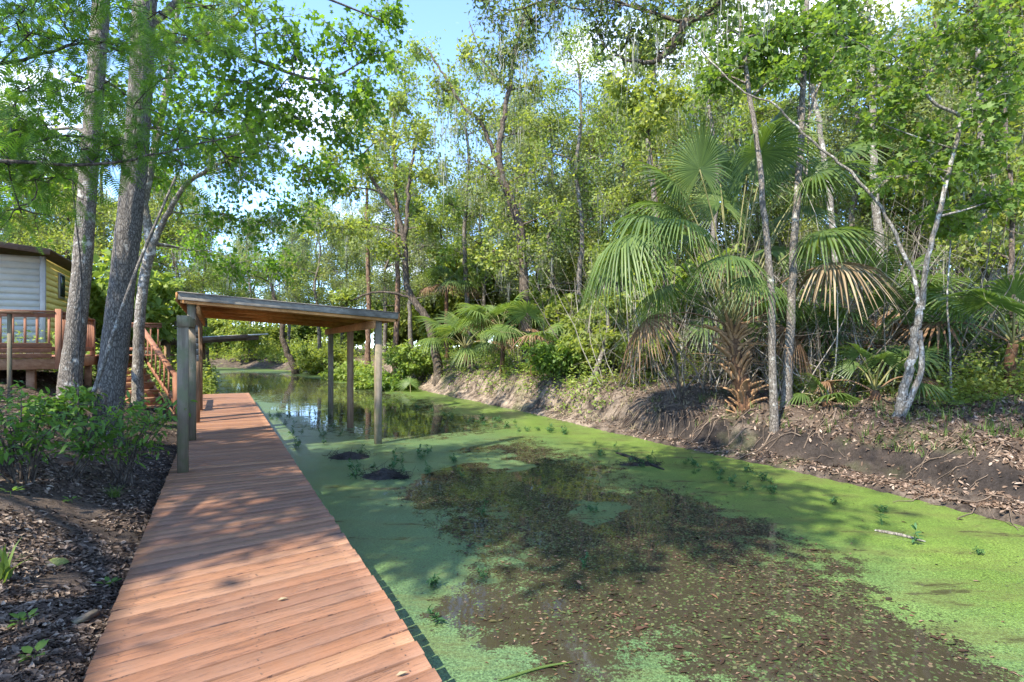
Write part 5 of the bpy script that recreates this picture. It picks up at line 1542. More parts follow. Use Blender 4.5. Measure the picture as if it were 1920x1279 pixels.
fan_palm('palmetto', 'sunny palmetto at the left of the middle clump, fans touching the bank', gx_(872, 23.6), 1.0, 13, 1.15, 1.4, 201, 'frond_y', dead=1)
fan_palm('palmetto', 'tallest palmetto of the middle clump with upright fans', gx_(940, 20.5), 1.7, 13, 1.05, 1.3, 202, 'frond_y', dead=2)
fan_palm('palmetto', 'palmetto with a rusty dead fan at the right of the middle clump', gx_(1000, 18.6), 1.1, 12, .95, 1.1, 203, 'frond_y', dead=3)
fan_palm('palmetto', 'low dark palmetto in shade behind the leaning forked tree', gx_(1650, 11.2), .9, 11, .95, 1.0, 204, dead=1)
fan_palm('palmetto', 'palmetto fan clump at the right edge with a reddish dead fan', gx_(1900, 9.6), .9, 12, 1.0, 1.05, 205, dead=3)
fan_palm('palmetto', 'palmetto half hidden right of the thin pale pole stem', gx_(1800, 12.4), 1.1, 11, 1.0, 1.1, 206, dead=2)
fan_palm('palmetto', 'small low palmetto on the leaf litter right of the close trunk pair', gx_(1548, 10.1), .12, 5, .55, .45, 207)
fan_palm('palmetto', 'young palmetto with bare reddish stalks before the leaning forked tree', gx_(1640, 9.7), .15, 8, .55, .75, 208, dead=2)
fan_palm('palmetto', 'dark palmetto with rusty fans right behind the big palm trunk', gx_(1490, 12.8), .8, 12, 1.0, 1.0, 209, dead=6)
fan_palm('palmetto', 'small palmetto on the bank below the shelter roof corner', gx_(770, 24), .3, 7, .8, .7, 210, 'frond_y')
fan_palm('cabbage_palm', 'slim palm with a dark shaggy head above the palmetto clump', gx_(838, 30), 4.2, 14, .9, 1.0, 211, 'frond', cat='palm', trunk_r=.14, dead=5)
fan_palm('palmetto', 'palmetto in the shade far behind the big palm', gx_(1290, 17), 1.2, 11, 1.0, 1.1, 212, dead=2)
fan_palm('cabbage_palm', 'stout young palm with a red-brown trunk behind the leaning forked tree', gx_(1630, 13.5), 1.6, 14, 1.1, 1.2, 213, cat='palm', trunk_r=.17, dead=4)
# ------------------------------------------------------------------ shrubs and low plants
def shrub(name, label, base, rad, hgt, seed, leaf=.09, ratio=.5, mat='leaf_shrub', nst=9, shape='long', nl=2, cat='shrub', group=None):
    r = np.random.default_rng(seed)
    t = Tree(seed, leaf=leaf, ratio=ratio, shape=shape, droop=.25, flat=.8)
    b = np.array([base[0], base[1], gz(base[0], base[1])])
    for k in range(nst):
        a = r.uniform(0, 6.283); q = rad * math.sqrt(r.random())
        tip = b + np.array([math.cos(a) * q, math.sin(a) * q, hgt * r.uniform(.55, 1.0)])
        p = spline([b + np.array([r.normal(0, .05), r.normal(0, .05), -.05]), (b + tip) / 2 + np.array([math.cos(a) * q * .1, math.sin(a) * q * .1, hgt * .1]), tip], 8)
        tube(t.wood, p, np.linspace(.010, .004, 8), 5)
        for z in (3, 5, 6, 7):
            for _ in range(3):
                d = nrm(r.normal(0, 1, 3) * [1, 1, .25])
                tw = wander(r, p[z], d, r.uniform(.15, .36) * (rad + .3), 4, .12, -.02)
                tube(t.wood, tw, np.linspace(.004, .002, 5), 3, cap=False)
                t.put(tw[1:], np.repeat(nrm(tw[-1] - tw[0])[None], 4, 0), nl, .045)
    e = empty(name, b); tag(e, label, cat, group)
    part('stems', t.wood, M['bark_brown'], e, True)
    part('foliage', t.fol, M[mat], e)
    return e
shrub('shrub', 'bright green leafy shrub nearest the stairs, left of the dock', gx_(225, 6.7), .62, 1.0, 301, .105, .33, nst=12, nl=1)
shrub('shrub', 'bushy green shrub at the left edge of the picture', gx_(40, 5.6), .75, 1.0, 302, .105, .33, nst=13, nl=1)
shrub('shrub', 'smaller green shrub between the two big left shrubs', gx_(135, 6.2), .5, .75, 303, .105, .33, nst=7, nl=1)
shrub('shrub', 'shrub in front of the trunk at the deck corner', gx_(120, 8.4), .4, .65, 304, .12, .5, nst=7)
for (px, Z, rad, hgt, sd0, mat, lab) in [
    (650, 33, 1.6, 2.2, 311, 'leaf_lime', 'bright bush on the far bank between the two rear shelter posts'),
    (700, 27, 1.4, 1.9, 312, 'leaf_lime', 'leafy bush on the bank just left of the front shelter post'),
    (735, 25.5, 1.1, 1.5, 313, 'leaf_maple', 'low bush on the bank just right of the front shelter post'),
    (585, 42, 2.2, 2.8, 314, 'leaf_mid', 'bush on the far bank left of the rear shelter posts'),
    (470, 57, 3.0, 3.6, 315, 'leaf_mid', 'wide bush beyond the end of the dock on the far bank'),
    (1040, 16.5, .9, 1.2, 316, 'leaf_maple', 'fresh green bush in front of the palmetto clump on the bank edge'),
    (1110, 16.5, 1.0, 1.4, 317, 'leaf_mid', 'dull green bush behind the short leaning trunk'),
    (1200, 15.5, 1.0, 1.3, 318, 'leaf_mid', 'bush left of the big palm, under its hanging fans'),
    (780, 27, 1.3, 2.0, 319, 'leaf_lime', 'sunlit bush left of the palmetto clump'),
    (1740, 14.5, 1.0, 1.6, 320, 'leaf_mid', 'bush in shade right of the leaning forked tree'),
    (1850, 13.0, 1.0, 1.4, 321, 'leaf_mid', 'bush in the wood near the right edge'),
    (1420, 15.5, 1.0, 1.5, 322, 'leaf_mid', 'bush directly behind the big palm trunk'),
    (1560, 17.5, 1.2, 1.8, 323, 'leaf_lime', 'bush in the wood beyond the close trunk pair'),
    (330, 30, 1.8, 2.4, 324, 'leaf_lime', 'bush behind the distant shelter'),
]:
    shrub('bush', lab, gx_(px, Z), rad, hgt, sd0, .10 + .004 * Z, .55, mat, nst=22, nl=4, cat='bush', shape='oval')

BUSH = []
for kx, (mat, sd0) in enumerate([('leaf_mid', 331), ('leaf_lime', 332), ('leaf_mid', 333)]):
    BUSH.append([mat, sd0, None])
def put_bush(kind, px, Z, sc, label, group):
    b = BUSH[kind]
    x, y = gx_(px, Z)
    if b[2] is None:
        b[2] = shrub('bush', label, (x, y), 1.2, 2.3, b[1], .20, .55, b[0], nst=26, nl=5, cat='bush', shape='oval', group=group)
        return
    c = copy_tree(b[2], label, (x, y, gz(x, y)), random.uniform(0, 6.28), sc, group)
rb = random.Random(8)
for k in range(46):
    Z = rb.uniform(15, 44); px = rb.uniform(1030, 2000)
    if seg_dist(np.array([gx_(px, Z)]), RIGHT)[0] < 2.5: continue
    put_bush(k % 3, px, Z, rb.uniform(.7, 1.5), 'bush in the understorey of the wood on the right', 'understorey bushes of the right wood')
for k in range(34):
    px = rb.uniform(330, 1000); Z = rb.uniform(27, 75)
    q = np.array([gx_(px, Z)])
    if inside(q, POLY)[0] or seg_dist(q, RIGHT)[0] < 2.2 or seg_dist(q, LEFT)[0] < 2.2 or Z * .1 + (1000 - px) * .05 < 8: continue
    put_bush(k % 3, px, Z, rb.uniform(1.0, 2.2), 'bush among the trees beyond the creek', 'understorey bushes beyond the creek')
for k in range(54):
    px = rb.uniform(640, 2050); Z = rb.uniform(36, 60)
    q = np.array([gx_(px, Z)])
    if inside(q, POLY)[0] or seg_dist(q, RIGHT)[0] < 5: continue
    put_bush(k % 3, px, Z, rb.uniform(2.0, 3.4), 'tall thicket closing the view deep in the wood', 'tall thickets deep in the wood')
for k in range(16):
    px = rb.uniform(-60, 420); Z = rb.uniform(22, 45)
    q = np.array([gx_(px, Z)])
    if inside(q, POLY)[0] or seg_dist(q, LEFT)[0] < 2.2: continue
    put_bush(k % 3, px, Z, rb.uniform(1.0, 2.0), 'bush under the trees behind the house', 'understorey bushes behind the house')

def blades(mb, c, n, hgt, spread, r, w=.004):
    for _ in range(n):
        a = r.uniform(0, 6.283)
        L = hgt * r.uniform(.6, 1.2)
        d = np.array([math.cos(a), math.sin(a), 0]) * spread * r.uniform(.2, 1)
        b0 = c + np.array([r.normal(0, .02), r.normal(0, .02), 0])
        p = np.array([b0 + d * t_ * t_ + UP * L * (t_ - .45 * t_ * t_ * (spread / max(hgt, .01))) for t_ in (0, .35, .7, 1)])
        s = np.array([-math.sin(a), math.cos(a), 0]) * w
        ww = np.array([1, .9, .6, .05])[:, None]
        v = np.vstack([p - s * ww, p + s * ww])
        mb.add(v, quads=[(i, i + 1, 5 + i, 4 + i) for i in range(3)])
r_ = np.random.default_rng(9)
def gpt(px, py):
    """ground point seen at a photo pixel (march along the ray)"""
    Z = np.linspace(1.5, 60, 1200)
    x = (px - 960) / F * Z; z = CAM_Z - (py - HOR) / F * Z
    h = terrain(np.column_stack([x, Z]))
    k = np.argmax(z <= h)
    return np.array([x[k], Z[k], h[k]])
for (px, py, n, h_, sp_, lab) in [(215, 935, 70, .22, .20, 'fine pale grass tuft on the litter left of the dock'),
                                  (10, 1090, 14, .34, .22, 'broad-bladed green plant at the lower left edge')]:
    c = gpt(px, py); mb = MB(); blades(mb, c, n, h_, sp_, r_, .003 if n > 20 else .014)
    e = link('grass_tuft', mb.mesh('grass_tuft', c), M['grass'], loc=c); tag(e, lab, 'grass')
wm_ = MB(); Tw = Tree(900, leaf=.06, ratio=.6, shape='long', droop=.2, flat=.9)
for (px, py, lab) in [(225, 855, 'little two-leaved weed near the shrub foot'), (135, 945, 'small round-leaved weed on the dark litter'), (20, 930, 'weed seedling by the left edge'), (205, 1110, 'small weed at the dock edge'), (45, 1180, 'flat green weed at the lower left'), (65, 1250, 'weed with narrow leaves at the bottom left corner')]:
    c = gpt(px, py); mb = MB()
    n = 7
    a = r_.uniform(0, 6.283, n)
    d = np.column_stack([np.cos(a), np.sin(a), r_.uniform(.2, .8, n)])
    leaves(mb, c + d * .03 + UP * .03, d, np.repeat(UP[None], n, 0), r_.uniform(.05, .085, n), r_.uniform(.03, .045, n), 'long')
    tube(mb, [c - UP * .02, c + UP * .04], [.003, .002], 4)
    tag(link('weed', mb.mesh('weed', c), M['leaf_shrub'], loc=c), lab, 'weed')
c = gpt(160, 1172)
o = link('wood_block', beam(c + np.array([-.03, -.06, .02]), c + np.array([.02, .07, .035]), .055, .035).mesh('wood_block', c), M['post'], loc=c)
tag(o, 'short mossy offcut of wood lying in the dirt beside the dock', 'wood block')
c = gpt(103, 1060)
mb = MB()
uu, vv = np.meshgrid(np.linspace(0, 2 * np.pi, 14, endpoint=False), np.linspace(0, 1, 6))
rr_ = np.sin(vv * np.pi / 2) * .075 * (1 + .2 * np.sin(uu * 3))
tv = np.column_stack([(rr_ * np.cos(uu)).ravel(), (rr_ * np.sin(uu)).ravel(), (.045 * np.cos(vv * np.pi / 2) - .01).ravel()]) + c
mb.add(tv, quads=[(a_ * 14 + b_, (a_ + 1) * 14 + b_, (a_ + 1) * 14 + (b_ + 1) % 14, a_ * 14 + (b_ + 1) % 14) for a_ in range(5) for b_ in range(14)])
tag(link('mossy_stone', mb.mesh('mossy_stone', c, True), noise_mat('moss_stone', [(.35, (.10, .12, .03)), (.65, (.19, .20, .06))], 14, .9, .8, 60), loc=c), 'yellow-green mossy stone in the dirt left of the dock', 'stone')

# vine and pole by the big trunks
mb = MB(); tube(mb, spline(PP((147, 790, 8.2), (147, 700, 8.3), (153, 560, 8.4), (150, 480, 8.4), (140, 390, 8.4), (137, 320, 8.4), (150, 270, 8.4)), 40), .011, 6)
tag(link('hanging_vine', mb.mesh('hanging_vine', smooth=True), M['bark_brown']), 'thin dark vine hanging in front of the mottled trunk', 'vine')
mb = MB(); tube(mb, spline(PP((176, 735, 7.9), (225, 590, 8.2), (262, 490, 8.4), (300, 400, 8.6), (330, 330, 8.8)), 20), np.linspace(.03, .016, 20), 8)
tag(link('leaning_pole', mb.mesh('leaning_pole', smooth=True), M['bark_pale']), 'slim bare grey pole leaning across the large dark trunk', 'pole')

# ------------------------------------------------------------------ water plants, mud, logs
def sprig(seed, h, n):
    r = np.random.default_rng(seed); mb = MB()
    for _ in range(n):
        d = nrm(np.array([r.normal(0, .45), r.normal(0, .45), 1]))
        p = wander(r, np.array([r.normal(0, .03), r.normal(0, .03), -.01]), d, h * r.uniform(.5, 1.1), 5, .16, 0)
        tube(mb, p, np.linspace(.004, .002, 6), 4)
        q = np.repeat(p[2:], 3, 0); k = len(q)
        ax = nrm(r.normal(0, 1, (k, 3)) * [1, 1, .4] + [0, 0, .35])
        leaves(mb, q, ax, np.repeat(UP[None], k, 0) + r.normal(0, .3, (k, 3)), h * r.uniform(.25, .5, k), h * .12, 'long')
    return mb.mesh('water_sprig')
SPR = [sprig(400 + k, h, n) for k, (h, n) in enumerate([(.16, 3), (.22, 2), (.12, 5), (.20, 4), (.26, 1)])]
for m_ in SPR: m_.materials.append(M['sprig'])
def put_sprig(px, py, k, sc, label, group):
    x, y = PW(px, py)
    o = link('water_plant', SPR[k], None)
    o.location = (x, y, 0); o.rotation_euler = (0, 0, random.uniform(0, 6.28)); o.scale = (sc,) * 3
    tag(o, label, 'water plant', group)
for (px, py, k, sc, lab) in [(808, 1100, 3, .65, 'dark upright water plant standing alone in the green near the dock'), (903, 1085, 2, .7, 'grassy water plant at the edge of the brown debris'), (905, 970, 1, .8, 'lone water plant in the brown debris left of the green cushion'),
                             (1092, 1068, 1, .6, 'pale tall stem plant in the debris'), (1115, 962, 2, .9, 'plant growing on the round green cushion'), (1715, 1020, 4, .8, 'tall thin pale plant on the lime duckweed at right'), (1650, 985, 4, .75, 'fern-like yellow sprig on the lime duckweed'),
                             (1840, 1040, 2, .6, 'dark low water plant nearest the right edge'), (1655, 960, 3, .6, 'bushy water plant below the leaf ledge'), (1560, 945, 3, .6, 'upright water plant beside the edge of the debris'), (820, 1165, 0, .8, 'ragged dark plant close to the dock, lower middle')]:
    put_sprig(px, py, k, sc, lab, None)
for k in range(34):
    px = random.uniform(1100, 1450); py = 838 + (px - 1100) * .2 + random.uniform(-15, 22)
    put_sprig(px, py, random.choice([0, 2, 3]), random.uniform(.5, .9), 'small bluish water plant in the lime strip along the right bank', 'water plants in the lime strip by the right bank')
for k in range(26):
    px = random.uniform(640, 880); py = random.uniform(845, 900)
    put_sprig(px, py, random.choice([0, 1, 2]), random.uniform(.5, .9), 'dark grassy water plant in the green near the shelter posts', 'water plants before the shelter posts')
for k in range(22):
    px = random.uniform(500, 640); py = random.uniform(775, 840) if px > 530 else random.uniform(770, 790)
    put_sprig(px, py, random.choice([0, 1]), random.uniform(.6, 1.0), 'little water plant under the shelter roof beside the dock', 'water plants under the shelter')
for k in range(30):
    px = random.uniform(780, 1080); py = 752 + (px - 780) * .19 + random.uniform(4, 22)
    put_sprig(px, py, random.choice([0, 2, 3]), random.uniform(.6, 1.1), 'water plant along the foot of the sunlit bank', 'water plants at the sunlit bank foot')

def mound(px, py, rx, ry, h, seed, label):
    x, y = PW(px, py); r = np.random.default_rng(seed)
    e = empty('mud_clump', (x, y, 0)); tag(e, label, 'mud clump')
    n, m_ = 26, 9
    a = np.linspace(0, 2 * np.pi, n, endpoint=False); q = np.linspace(0, 1, m_)
    A_, Q_ = np.meshgrid(a, q)
    pts = np.column_stack([(np.cos(A_) * Q_ * rx).ravel(), (np.sin(A_) * Q_ * ry).ravel(), np.zeros(n * m_)])
    nz = fbm(pts + seed, 9, 4)
    edge = 1 + .5 * (fbm(np.column_stack([np.cos(A_).ravel() * 1.5, np.sin(A_).ravel() * 1.5, np.full(n * m_, seed)]), 1.3, 2) - .5)
    pts[:, :2] *= edge[:, None]
    pts[:, 2] = h * (1 - Q_.ravel() ** 1.6) * (.35 + 1.3 * nz) - .012 * Q_.ravel()
    mb = MB().add(pts + [x, y, 0], quads=[(i_ * n + j_, (i_ + 1) * n + j_, (i_ + 1) * n + (j_ + 1) % n, i_ * n + (j_ + 1) % n) for i_ in range(m_ - 1) for j_ in range(n)])
    part('mud', mb, M['mud'], e)
    rt = MB()
    for _ in range(130):
        b0 = np.array([x + r.normal(0, rx * .5), y + r.normal(0, ry * .5), h * r.uniform(.2, .8)])
        tube(rt, wander(r, b0, r.normal(0, 1, 3) * [1, 1, .35], r.uniform(.06, .2), 4, .35, 0), np.linspace(.005, .002, 5), 3)
    o = part('root_tangle', rt, M['mud'], e); o['kind'] = 'stuff'
mound(718, 893, .36, .26, .10, 1, 'black mud clump with roots, the nearer of two by the dock')
mound(655, 857, .42, .30, .08, 2, 'muddy root clump below the right shelter posts, the farther one')
mound(752, 897, .12, .06, .03, 3, 'small dark mud scrap right beside the nearer mud clump')
mound(1200, 872, .42, .10, .05, 4, 'dark log-like mud ridge in the lime duckweed strip')
for (pa, pb2, rr, lab, mt) in [((1640, 996), (1735, 1018), .018, 'pale broken log floating in the leaves at lower right', 'bark_white'), ((1155, 850), (1245, 882), .035, 'dark half-sunk branch in the lime duckweed', 'mud'), ((935, 1279), (1075, 1245), .008, 'yellow green reed stem floating at the bottom', 'grass')]:
    a_ = np.array([*PW(*pa), .01]); b_ = np.array([*PW(*pb2), .015])
    mb = MB(); tube(mb, spline([a_, (a_ + b_) / 2 + [.02, .03, .0], b_], 12), rr * np.array([.4, .8, 1, 1, .95, .9, 1, .9, .8, .7, .5, .3]), 9)
    tag(link('floating_branch', mb.mesh('floating_branch', smooth=True), M[mt]), lab, 'branch')

# ------------------------------------------------------------------ litter, floating leaves, undergrowth, twigs (uncountable)
def scatter(n, region, dens=None, seed=1):
    """random ground points inside region(px range, Z range), denser near the camera"""
    r = np.random.default_rng(seed)
    px0, px1, Z0, Z1 = region
    u = r.random(n)
    Z = 1 / (1 / Z0 + u * (1 / Z1 - 1 / Z0))
    px = r.uniform(px0, px1, n)
    return np.column_stack([(px - 960) / F * Z, Z])
def litter(name, label, xyp, mat, lmin, lmax, seed, ratio=.42, lift=.012, flatn=.35):
    r = np.random.default_rng(seed)
    k = len(xyp)
    h = terrain(xyp)
    e_ = .05
    hx = (terrain(xyp + [e_, 0]) - h) / e_; hy = (terrain(xyp + [0, e_]) - h) / e_
    nor = nrm(np.column_stack([-hx, -hy, np.ones(k)]))
    nor = nrm(nor + r.normal(0, flatn, (k, 3)))
    ax = r.normal(0, 1, (k, 3)); ax = nrm(ax - nor * (ax * nor).sum(1, keepdims=True))
    L = r.uniform(lmin, lmax, k)
    mb = MB(); leaves(mb, np.column_stack([xyp, h + r.uniform(.002, lift, k)]) - ax * L[:, None] * .5, ax, nor, L, L * r.uniform(.28, .5, k) * ratio / .42, 'litter')
    o = link(name, mb.mesh(name), M[mat]); tag(o, label, None, None, 'stuff')
def sel(xyp, side):
    ins = inside(xyp, POLY); a = seg_dist(xyp, LEFT); b_ = seg_dist(xyp, RIGHT)
    # on the dock there is no litter
    rel = np.column_stack([xyp, np.zeros(len(xyp))]) - EDGE0
    on = (rel @ PDa > -.03)
    return xyp[(~ins) & ((a < b_) & ~on if side == 'L' else (b_ <= a))]
q = sel(scatter(35000, (-60, 420, 2.3, 16), seed=3), 'L')
q = q[vnoise(np.column_stack([q, q[:, :1] * 0]), 1.8) + .25 * np.random.default_rng(1).random(len(q)) > .36]
litter('leaf_litter', 'brown dead leaves and chips covering the left bank', q, 'litter_dark', .026, .078, 21)
q = sel(scatter(66000, (960, 2000, 5.2, 24), seed=4), 'R')
dq = seg_dist(q, RIGHT)
nzq = vnoise(np.column_stack([q, q[:, :1] * 0]), 1.5)
keepq = ((dq < .42) & (dq > .06)) | ((dq > .75) & (nzq + .3 * np.random.default_rng(2).random(len(q)) > .42)) | (np.random.default_rng(3).random(len(q)) < .12)
litter('leaf_litter', 'tan and brown dead leaves on the right bank and its ledge', q[keepq], 'litter', .035, .092, 22)
# floating leaves
r = np.random.default_rng(31)
cand = np.array([PW(px, py) for px, py in zip(r.uniform(700, 2000, 26000), 655 + 1 / r.uniform(1 / 640., 1 / 165., 26000))])
sdd = seg_dist(cand, np.vstack([DEB, DEB[:1]])) * np.where(inside(cand, DEB), -1, 1)
c3 = np.column_stack([cand, cand[:, :1] * 0])
nn = fbm(c3, 1.6, 3)
kp = (sdd + (fbm(c3, .8, 4) - .5) * .9 < .05) & (nn + .30 * r.random(len(cand)) > .62) & inside(cand, POLY)
pz = r.random(len(cand)) < .012
cand = cand[kp | (pz & inside(cand, POLY))]
k = len(cand)
ax = nrm(r.normal(0, 1, (k, 3)) * [1, .55, 0]); no = nrm(np.repeat(UP[None], k, 0) + r.normal(0, .10, (k, 3)))
L = r.uniform(.014, .042, k) * (1 + (r.random(k) < .08) * 1.0)
mb = MB(); leaves(mb, np.column_stack([cand, np.full(k, .004)]), ax, no, L, L * r.uniform(.25, .5, k), 'litter')
tag(link('floating_leaves', mb.mesh('floating_leaves'), M['floatleaf']), 'dead leaves and weed scraps afloat in the middle of the creek', kind='stuff')
# a few leaves fallen on the dock
r = np.random.default_rng(35)
for (px, py, lab) in [(520, 1128, 'pale dry leaf lying alone on the sunlit dock boards'), (742, 1270, 'dry curled leaf at the dock edge at the bottom')]:
    Z = (CAM_Z - DOCK_Z) * F / (py - HOR)
    c = np.array([[(px - 960) / F * Z, Z, DOCK_Z + .008]])
    mb = MB(); leaves(mb, c, np.array([[1, .4, 0.]]), np.array([[.1, 0, 1.]]), .06, .022, 'litter')
    tag(link('fallen_leaf', mb.mesh('fallen_leaf'), M['drygrass']), lab, 'leaf')

r = np.random.default_rng(36)
mb = MB(); k = 90
sv = r.uniform(1.5, DOCK_L, k); av = r.uniform(.05, DOCK_W - .05, k)
c = EDGE0[None] + DDa[None] * sv[:, None] + PDa[None] * av[:, None]; c[:, 2] = DOCK_Z + .006
leaves(mb, c, nrm(r.normal(0, 1, (k, 3)) * [1, 1, 0]), nrm(UP[None] + r.normal(0, .15, (k, 3))), r.uniform(.008, .028, k), r.uniform(.004, .012, k), 'litter')
tag(link('dock_crumbs', mb.mesh('dock_crumbs'), M['litter']), 'tiny scraps of leaf and bark scattered on the dock', kind='stuff')

# undergrowth of the wood
def undergrowth(name, label, xyp, seed, leaf, hmax, mat, nl=7):
    r = np.random.default_rng(seed); k = len(xyp)
    h = terrain(xyp)
    hh = hmax * r.random(k) ** 1.5
    C = np.repeat(np.column_stack([xyp, h]), nl, 0)
    m_ = len(C)
    up_ = np.repeat(hh, nl) * r.random(m_)
    c = C + np.column_stack([r.normal(0, .16, m_), r.normal(0, .16, m_), up_ + .02])
    ax = nrm(r.normal(0, 1, (m_, 3)) * [1, 1, .5]); no = nrm(r.normal(0, .6, (m_, 3)) + UP * 1.1)
    L = leaf * r.uniform(.6, 1.3, m_) * (1 + c[:, 1] * .025)
    mb = MB(); leaves(mb, c, ax, no, L, L * .5, 'oval')
    tag(link(name, mb.mesh(name), M[mat]), label, kind='stuff')
q = sel(scatter(12500, (930, 2050, 9.0, 45), seed=41), 'R'); dq = seg_dist(q, RIGHT)
nz = vnoise(np.column_stack([q, q[:, :1] * 0]), .8)
und = q[(dq > 1.2) & (nz > .42) & ((q[:, 1] > 13.5) | (dq > 3.0) | (nz > .62))]
undergrowth('undergrowth', 'tangled low green growth on the floor of the right wood', und, 42, .07, 1.0, 'leaf_mid', 9)
q = sel(scatter(9000, (380, 1130, 13.5, 66), seed=43), 'R'); dq = seg_dist(q, RIGHT)
undergrowth('undergrowth', 'sunlit vines and weeds along the top of the far bank', q[dq > .45], 44, .075, 1.0, 'leaf_lime', 9)
q = sel(scatter(5000, (340, 660, 42, 80), seed=63), 'R'); dq = seg_dist(q, RIGHT)
undergrowth('undergrowth', 'bank growth beyond the bend where the creek turns left', q[dq > .6], 64, .12, 2.2, 'leaf_mid', 9)
q = scatter(4200, (330, 540, 19.5, 60), seed=65); q = q[(~inside(q, POLY)) & (seg_dist(q, LEFT) < seg_dist(q, RIGHT))]; dq = seg_dist(q, LEFT)
undergrowth('undergrowth', 'green growth on the left bank past the end of the dock', q[dq < 5], 66, .10, 1.5, 'leaf_mid', 9)
q = sel(scatter(3500, (-100, 420, 14, 60), seed=45), 'L'); dq = seg_dist(q, LEFT)
undergrowth('undergrowth', 'green growth under the trees behind the deck', q[dq > 1.2], 46, .09, 1.3, 'leaf_lime', 8)
# grass on the banks
mb = MB(); r = np.random.default_rng(47)
q = sel(scatter(1500, (960, 1960, 7, 26), seed=48), 'R'); dq = seg_dist(q, RIGHT)
for (x, y), h in zip(q[dq > .7], terrain(q[dq > .7])):
    blades(mb, np.array([x, y, h]), 5, r.uniform(.12, .30), .18, r, .005)
tag(link('bank_grass', mb.mesh('bank_grass'), M['grass']), 'thin grass sprouting on the right bank', kind='stuff')
mb = MB()
q = sel(scatter(1300, (700, 1300, 12, 30), seed=49), 'R'); dq = seg_dist(q, RIGHT); q = q[(dq > .3) & (dq < 2.2)]
for (x, y), h in zip(q, terrain(q)):
    blades(mb, np.array([x, y, h]), 6, r.uniform(.10, .30), .32, r, .006)
tag(link('dry_grass', mb.mesh('dry_grass'), M['drygrass']), 'dry straw-coloured grass hanging over the sunlit bank', kind='stuff')
# bare twigs and thin stems
mb = MB(); r = np.random.default_rng(51)
q = sel(scatter(2500, (960, 2000, 10.5, 30), seed=52), 'R'); dq = seg_dist(q, RIGHT); pxq = 960 + q[:, 0] / q[:, 1] * F
q = q[(dq > 1.2) & ~((pxq > 1290) & (pxq < 1450) & (q[:, 1] < 12.2))]
for (x, y), h in zip(q, terrain(q)):
    L = r.uniform(.5, 2.2) if r.random() < .75 else r.uniform(2.5, 5.0)
    d = np.array([r.normal(0, .45), r.normal(0, .45), r.uniform(.5, 1.6)])
    p = wander(r, (x, y, h), d, L, 6, .18, .02)
    tube(mb, p, np.linspace(.004 + .004 * L, .002, 7), 3)
    for _ in range(3):
        k = r.integers(2, 6)
        tube(mb, wander(r, p[k], r.normal(0, 1, 3), L * .35, 4, .2, 0), np.linspace(.004, .0015, 5), 3)
tag(link('bare_twigs', mb.mesh('bare_twigs'), M['twig']), 'bare grey twigs and dead stems between the palms', kind='stuff')
# sticks and roots on the right bank
mb = MB(); r = np.random.default_rng(53)
q = sel(scatter(420, (1000, 1960, 6.0, 20), seed=54), 'R'); dq = seg_dist(q, RIGHT); q = q[(dq > .1) & (dq < 3.5)]
for (x, y), h in zip(q, terrain(q)):
    L = r.uniform(.2, .9)
    a = r.uniform(0, 6.28)
    p = np.array([(x + math.cos(a) * L * t_, y + math.sin(a) * L * t_, 0) for t_ in np.linspace(0, 1, 7)]) + r.normal(0, .015, (7, 3))
    p[:, 2] = terrain(p[:, :2]) + .012 + r.uniform(0, .05) * np.linspace(0, 1, 7)
    p[:, 2] = np.maximum(p[:, 2], .01)
    tube(mb, p, np.linspace(.004 + .008 * L, .003, 7), 4)
tag(link('fallen_sticks', mb.mesh('fallen_sticks'), M['root']), 'dead sticks strewn on the right bank', kind='stuff')
mb = MB(); r = np.random.default_rng(55)
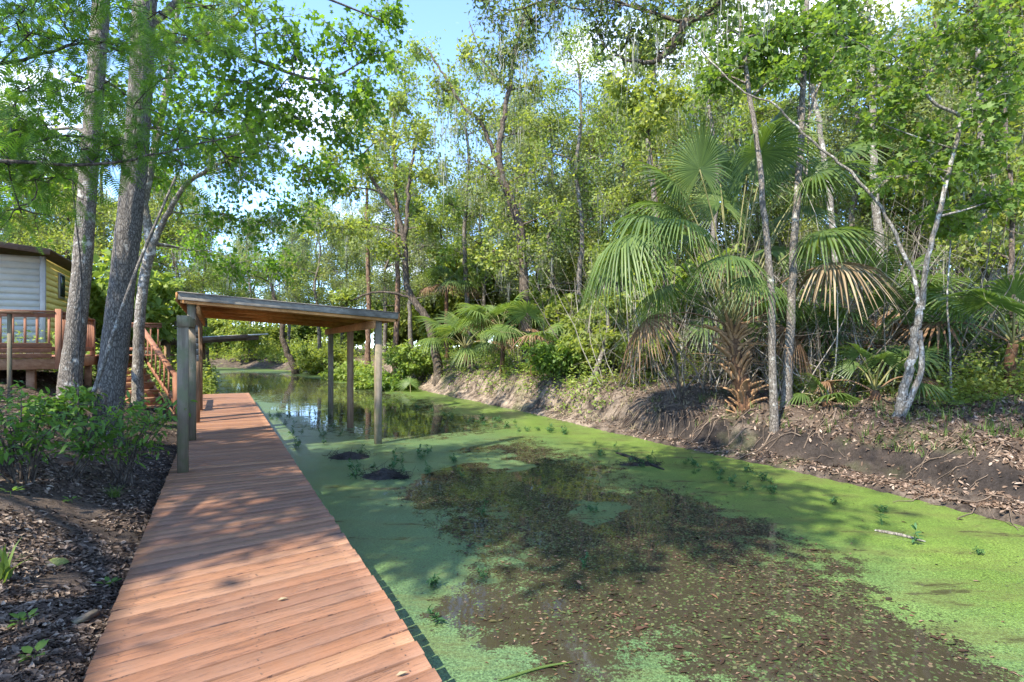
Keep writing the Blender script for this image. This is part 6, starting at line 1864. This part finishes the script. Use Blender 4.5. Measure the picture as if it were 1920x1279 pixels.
for k in range(150):
    s_ = r.uniform(0, 1) ** .8
    i_ = int(r.choice([6, 7, 7, 8, 8, 8, 9, 9, 9, 10, 10])); f_ = r.random()
    a = RIGHT[i_] * (1 - f_) + RIGHT[i_ + 1] * f_
    nrm2 = nrm(np.array([(RIGHT[i_ + 1] - RIGHT[i_])[1], -(RIGHT[i_ + 1] - RIGHT[i_])[0]]))
    start = r.uniform(.8, 1.5); L = r.uniform(.5, 1.1)
    sk = r.normal(0, .35)
    tg2 = np.array([-nrm2[1], nrm2[0]])
    p = np.array([np.r_[a + nrm2 * (start - L * t_) + tg2 * (sk * t_), 0] for t_ in np.linspace(0, 1, 8)]) + r.normal(0, .02, (8, 3))
    p[:, 2] = np.maximum(terrain(p[:, :2]), .0) + .018
    tube(mb, p, np.linspace(r.uniform(.005, .022), .003, 8), 5)
tag(link('bank_roots', mb.mesh('bank_roots', smooth=True), M['root']), 'exposed roots running down the eroded right bank', kind='stuff')

# far wood that reads as one mass
r = np.random.default_rng(61); mb = MB(); tw = MB()
n = 90000
px = r.uniform(-200, 2300, n); Z = r.uniform(52, 110, n)
Z = np.where(px < 800, Z + 26, Z)
X = (px - 960) / F * Z
zz = gz(0, 60) + (r.random(n) ** 1.5) * (17 + 6 * vnoise(np.column_stack([X, Z, Z * 0]), .09))
p3 = np.column_stack([X, Z, zz])
kp = vnoise(p3, .33) + .35 * vnoise(p3, .9) > .42 + .020 * zz
kp = kp | ((zz < 6.5) & (r.random(n) < .8))
p3 = p3[kp]; k = len(p3)
L = r.uniform(.25, .55, k)
leaves(mb, p3, nrm(r.normal(0, 1, (k, 3))), nrm(r.normal(0, .6, (k, 3)) + UP), L, L * .6, 'oval')
q = sel(np.column_stack([X, Z])[:900], 'R')
tag(link('far_woodland', mb.mesh('far_woodland'), M['leaf_lime']), 'hazy mass of far woodland closing the view', kind='stuff')
for (x, y) in q[:420]:
    g = gz(x, y); h = r.uniform(7, 18)
    tube(tw, [(x, y, g - .3), (x + r.normal(0, .3), y, g + h * .5), (x + r.normal(0, .6), y, g + h)], [r.uniform(.1, .22), .1, .04], 5)
tag(link('far_trunks', tw.mesh('far_trunks'), M['bark_pale']), 'thin far trunks within the mass of woodland', kind='stuff')
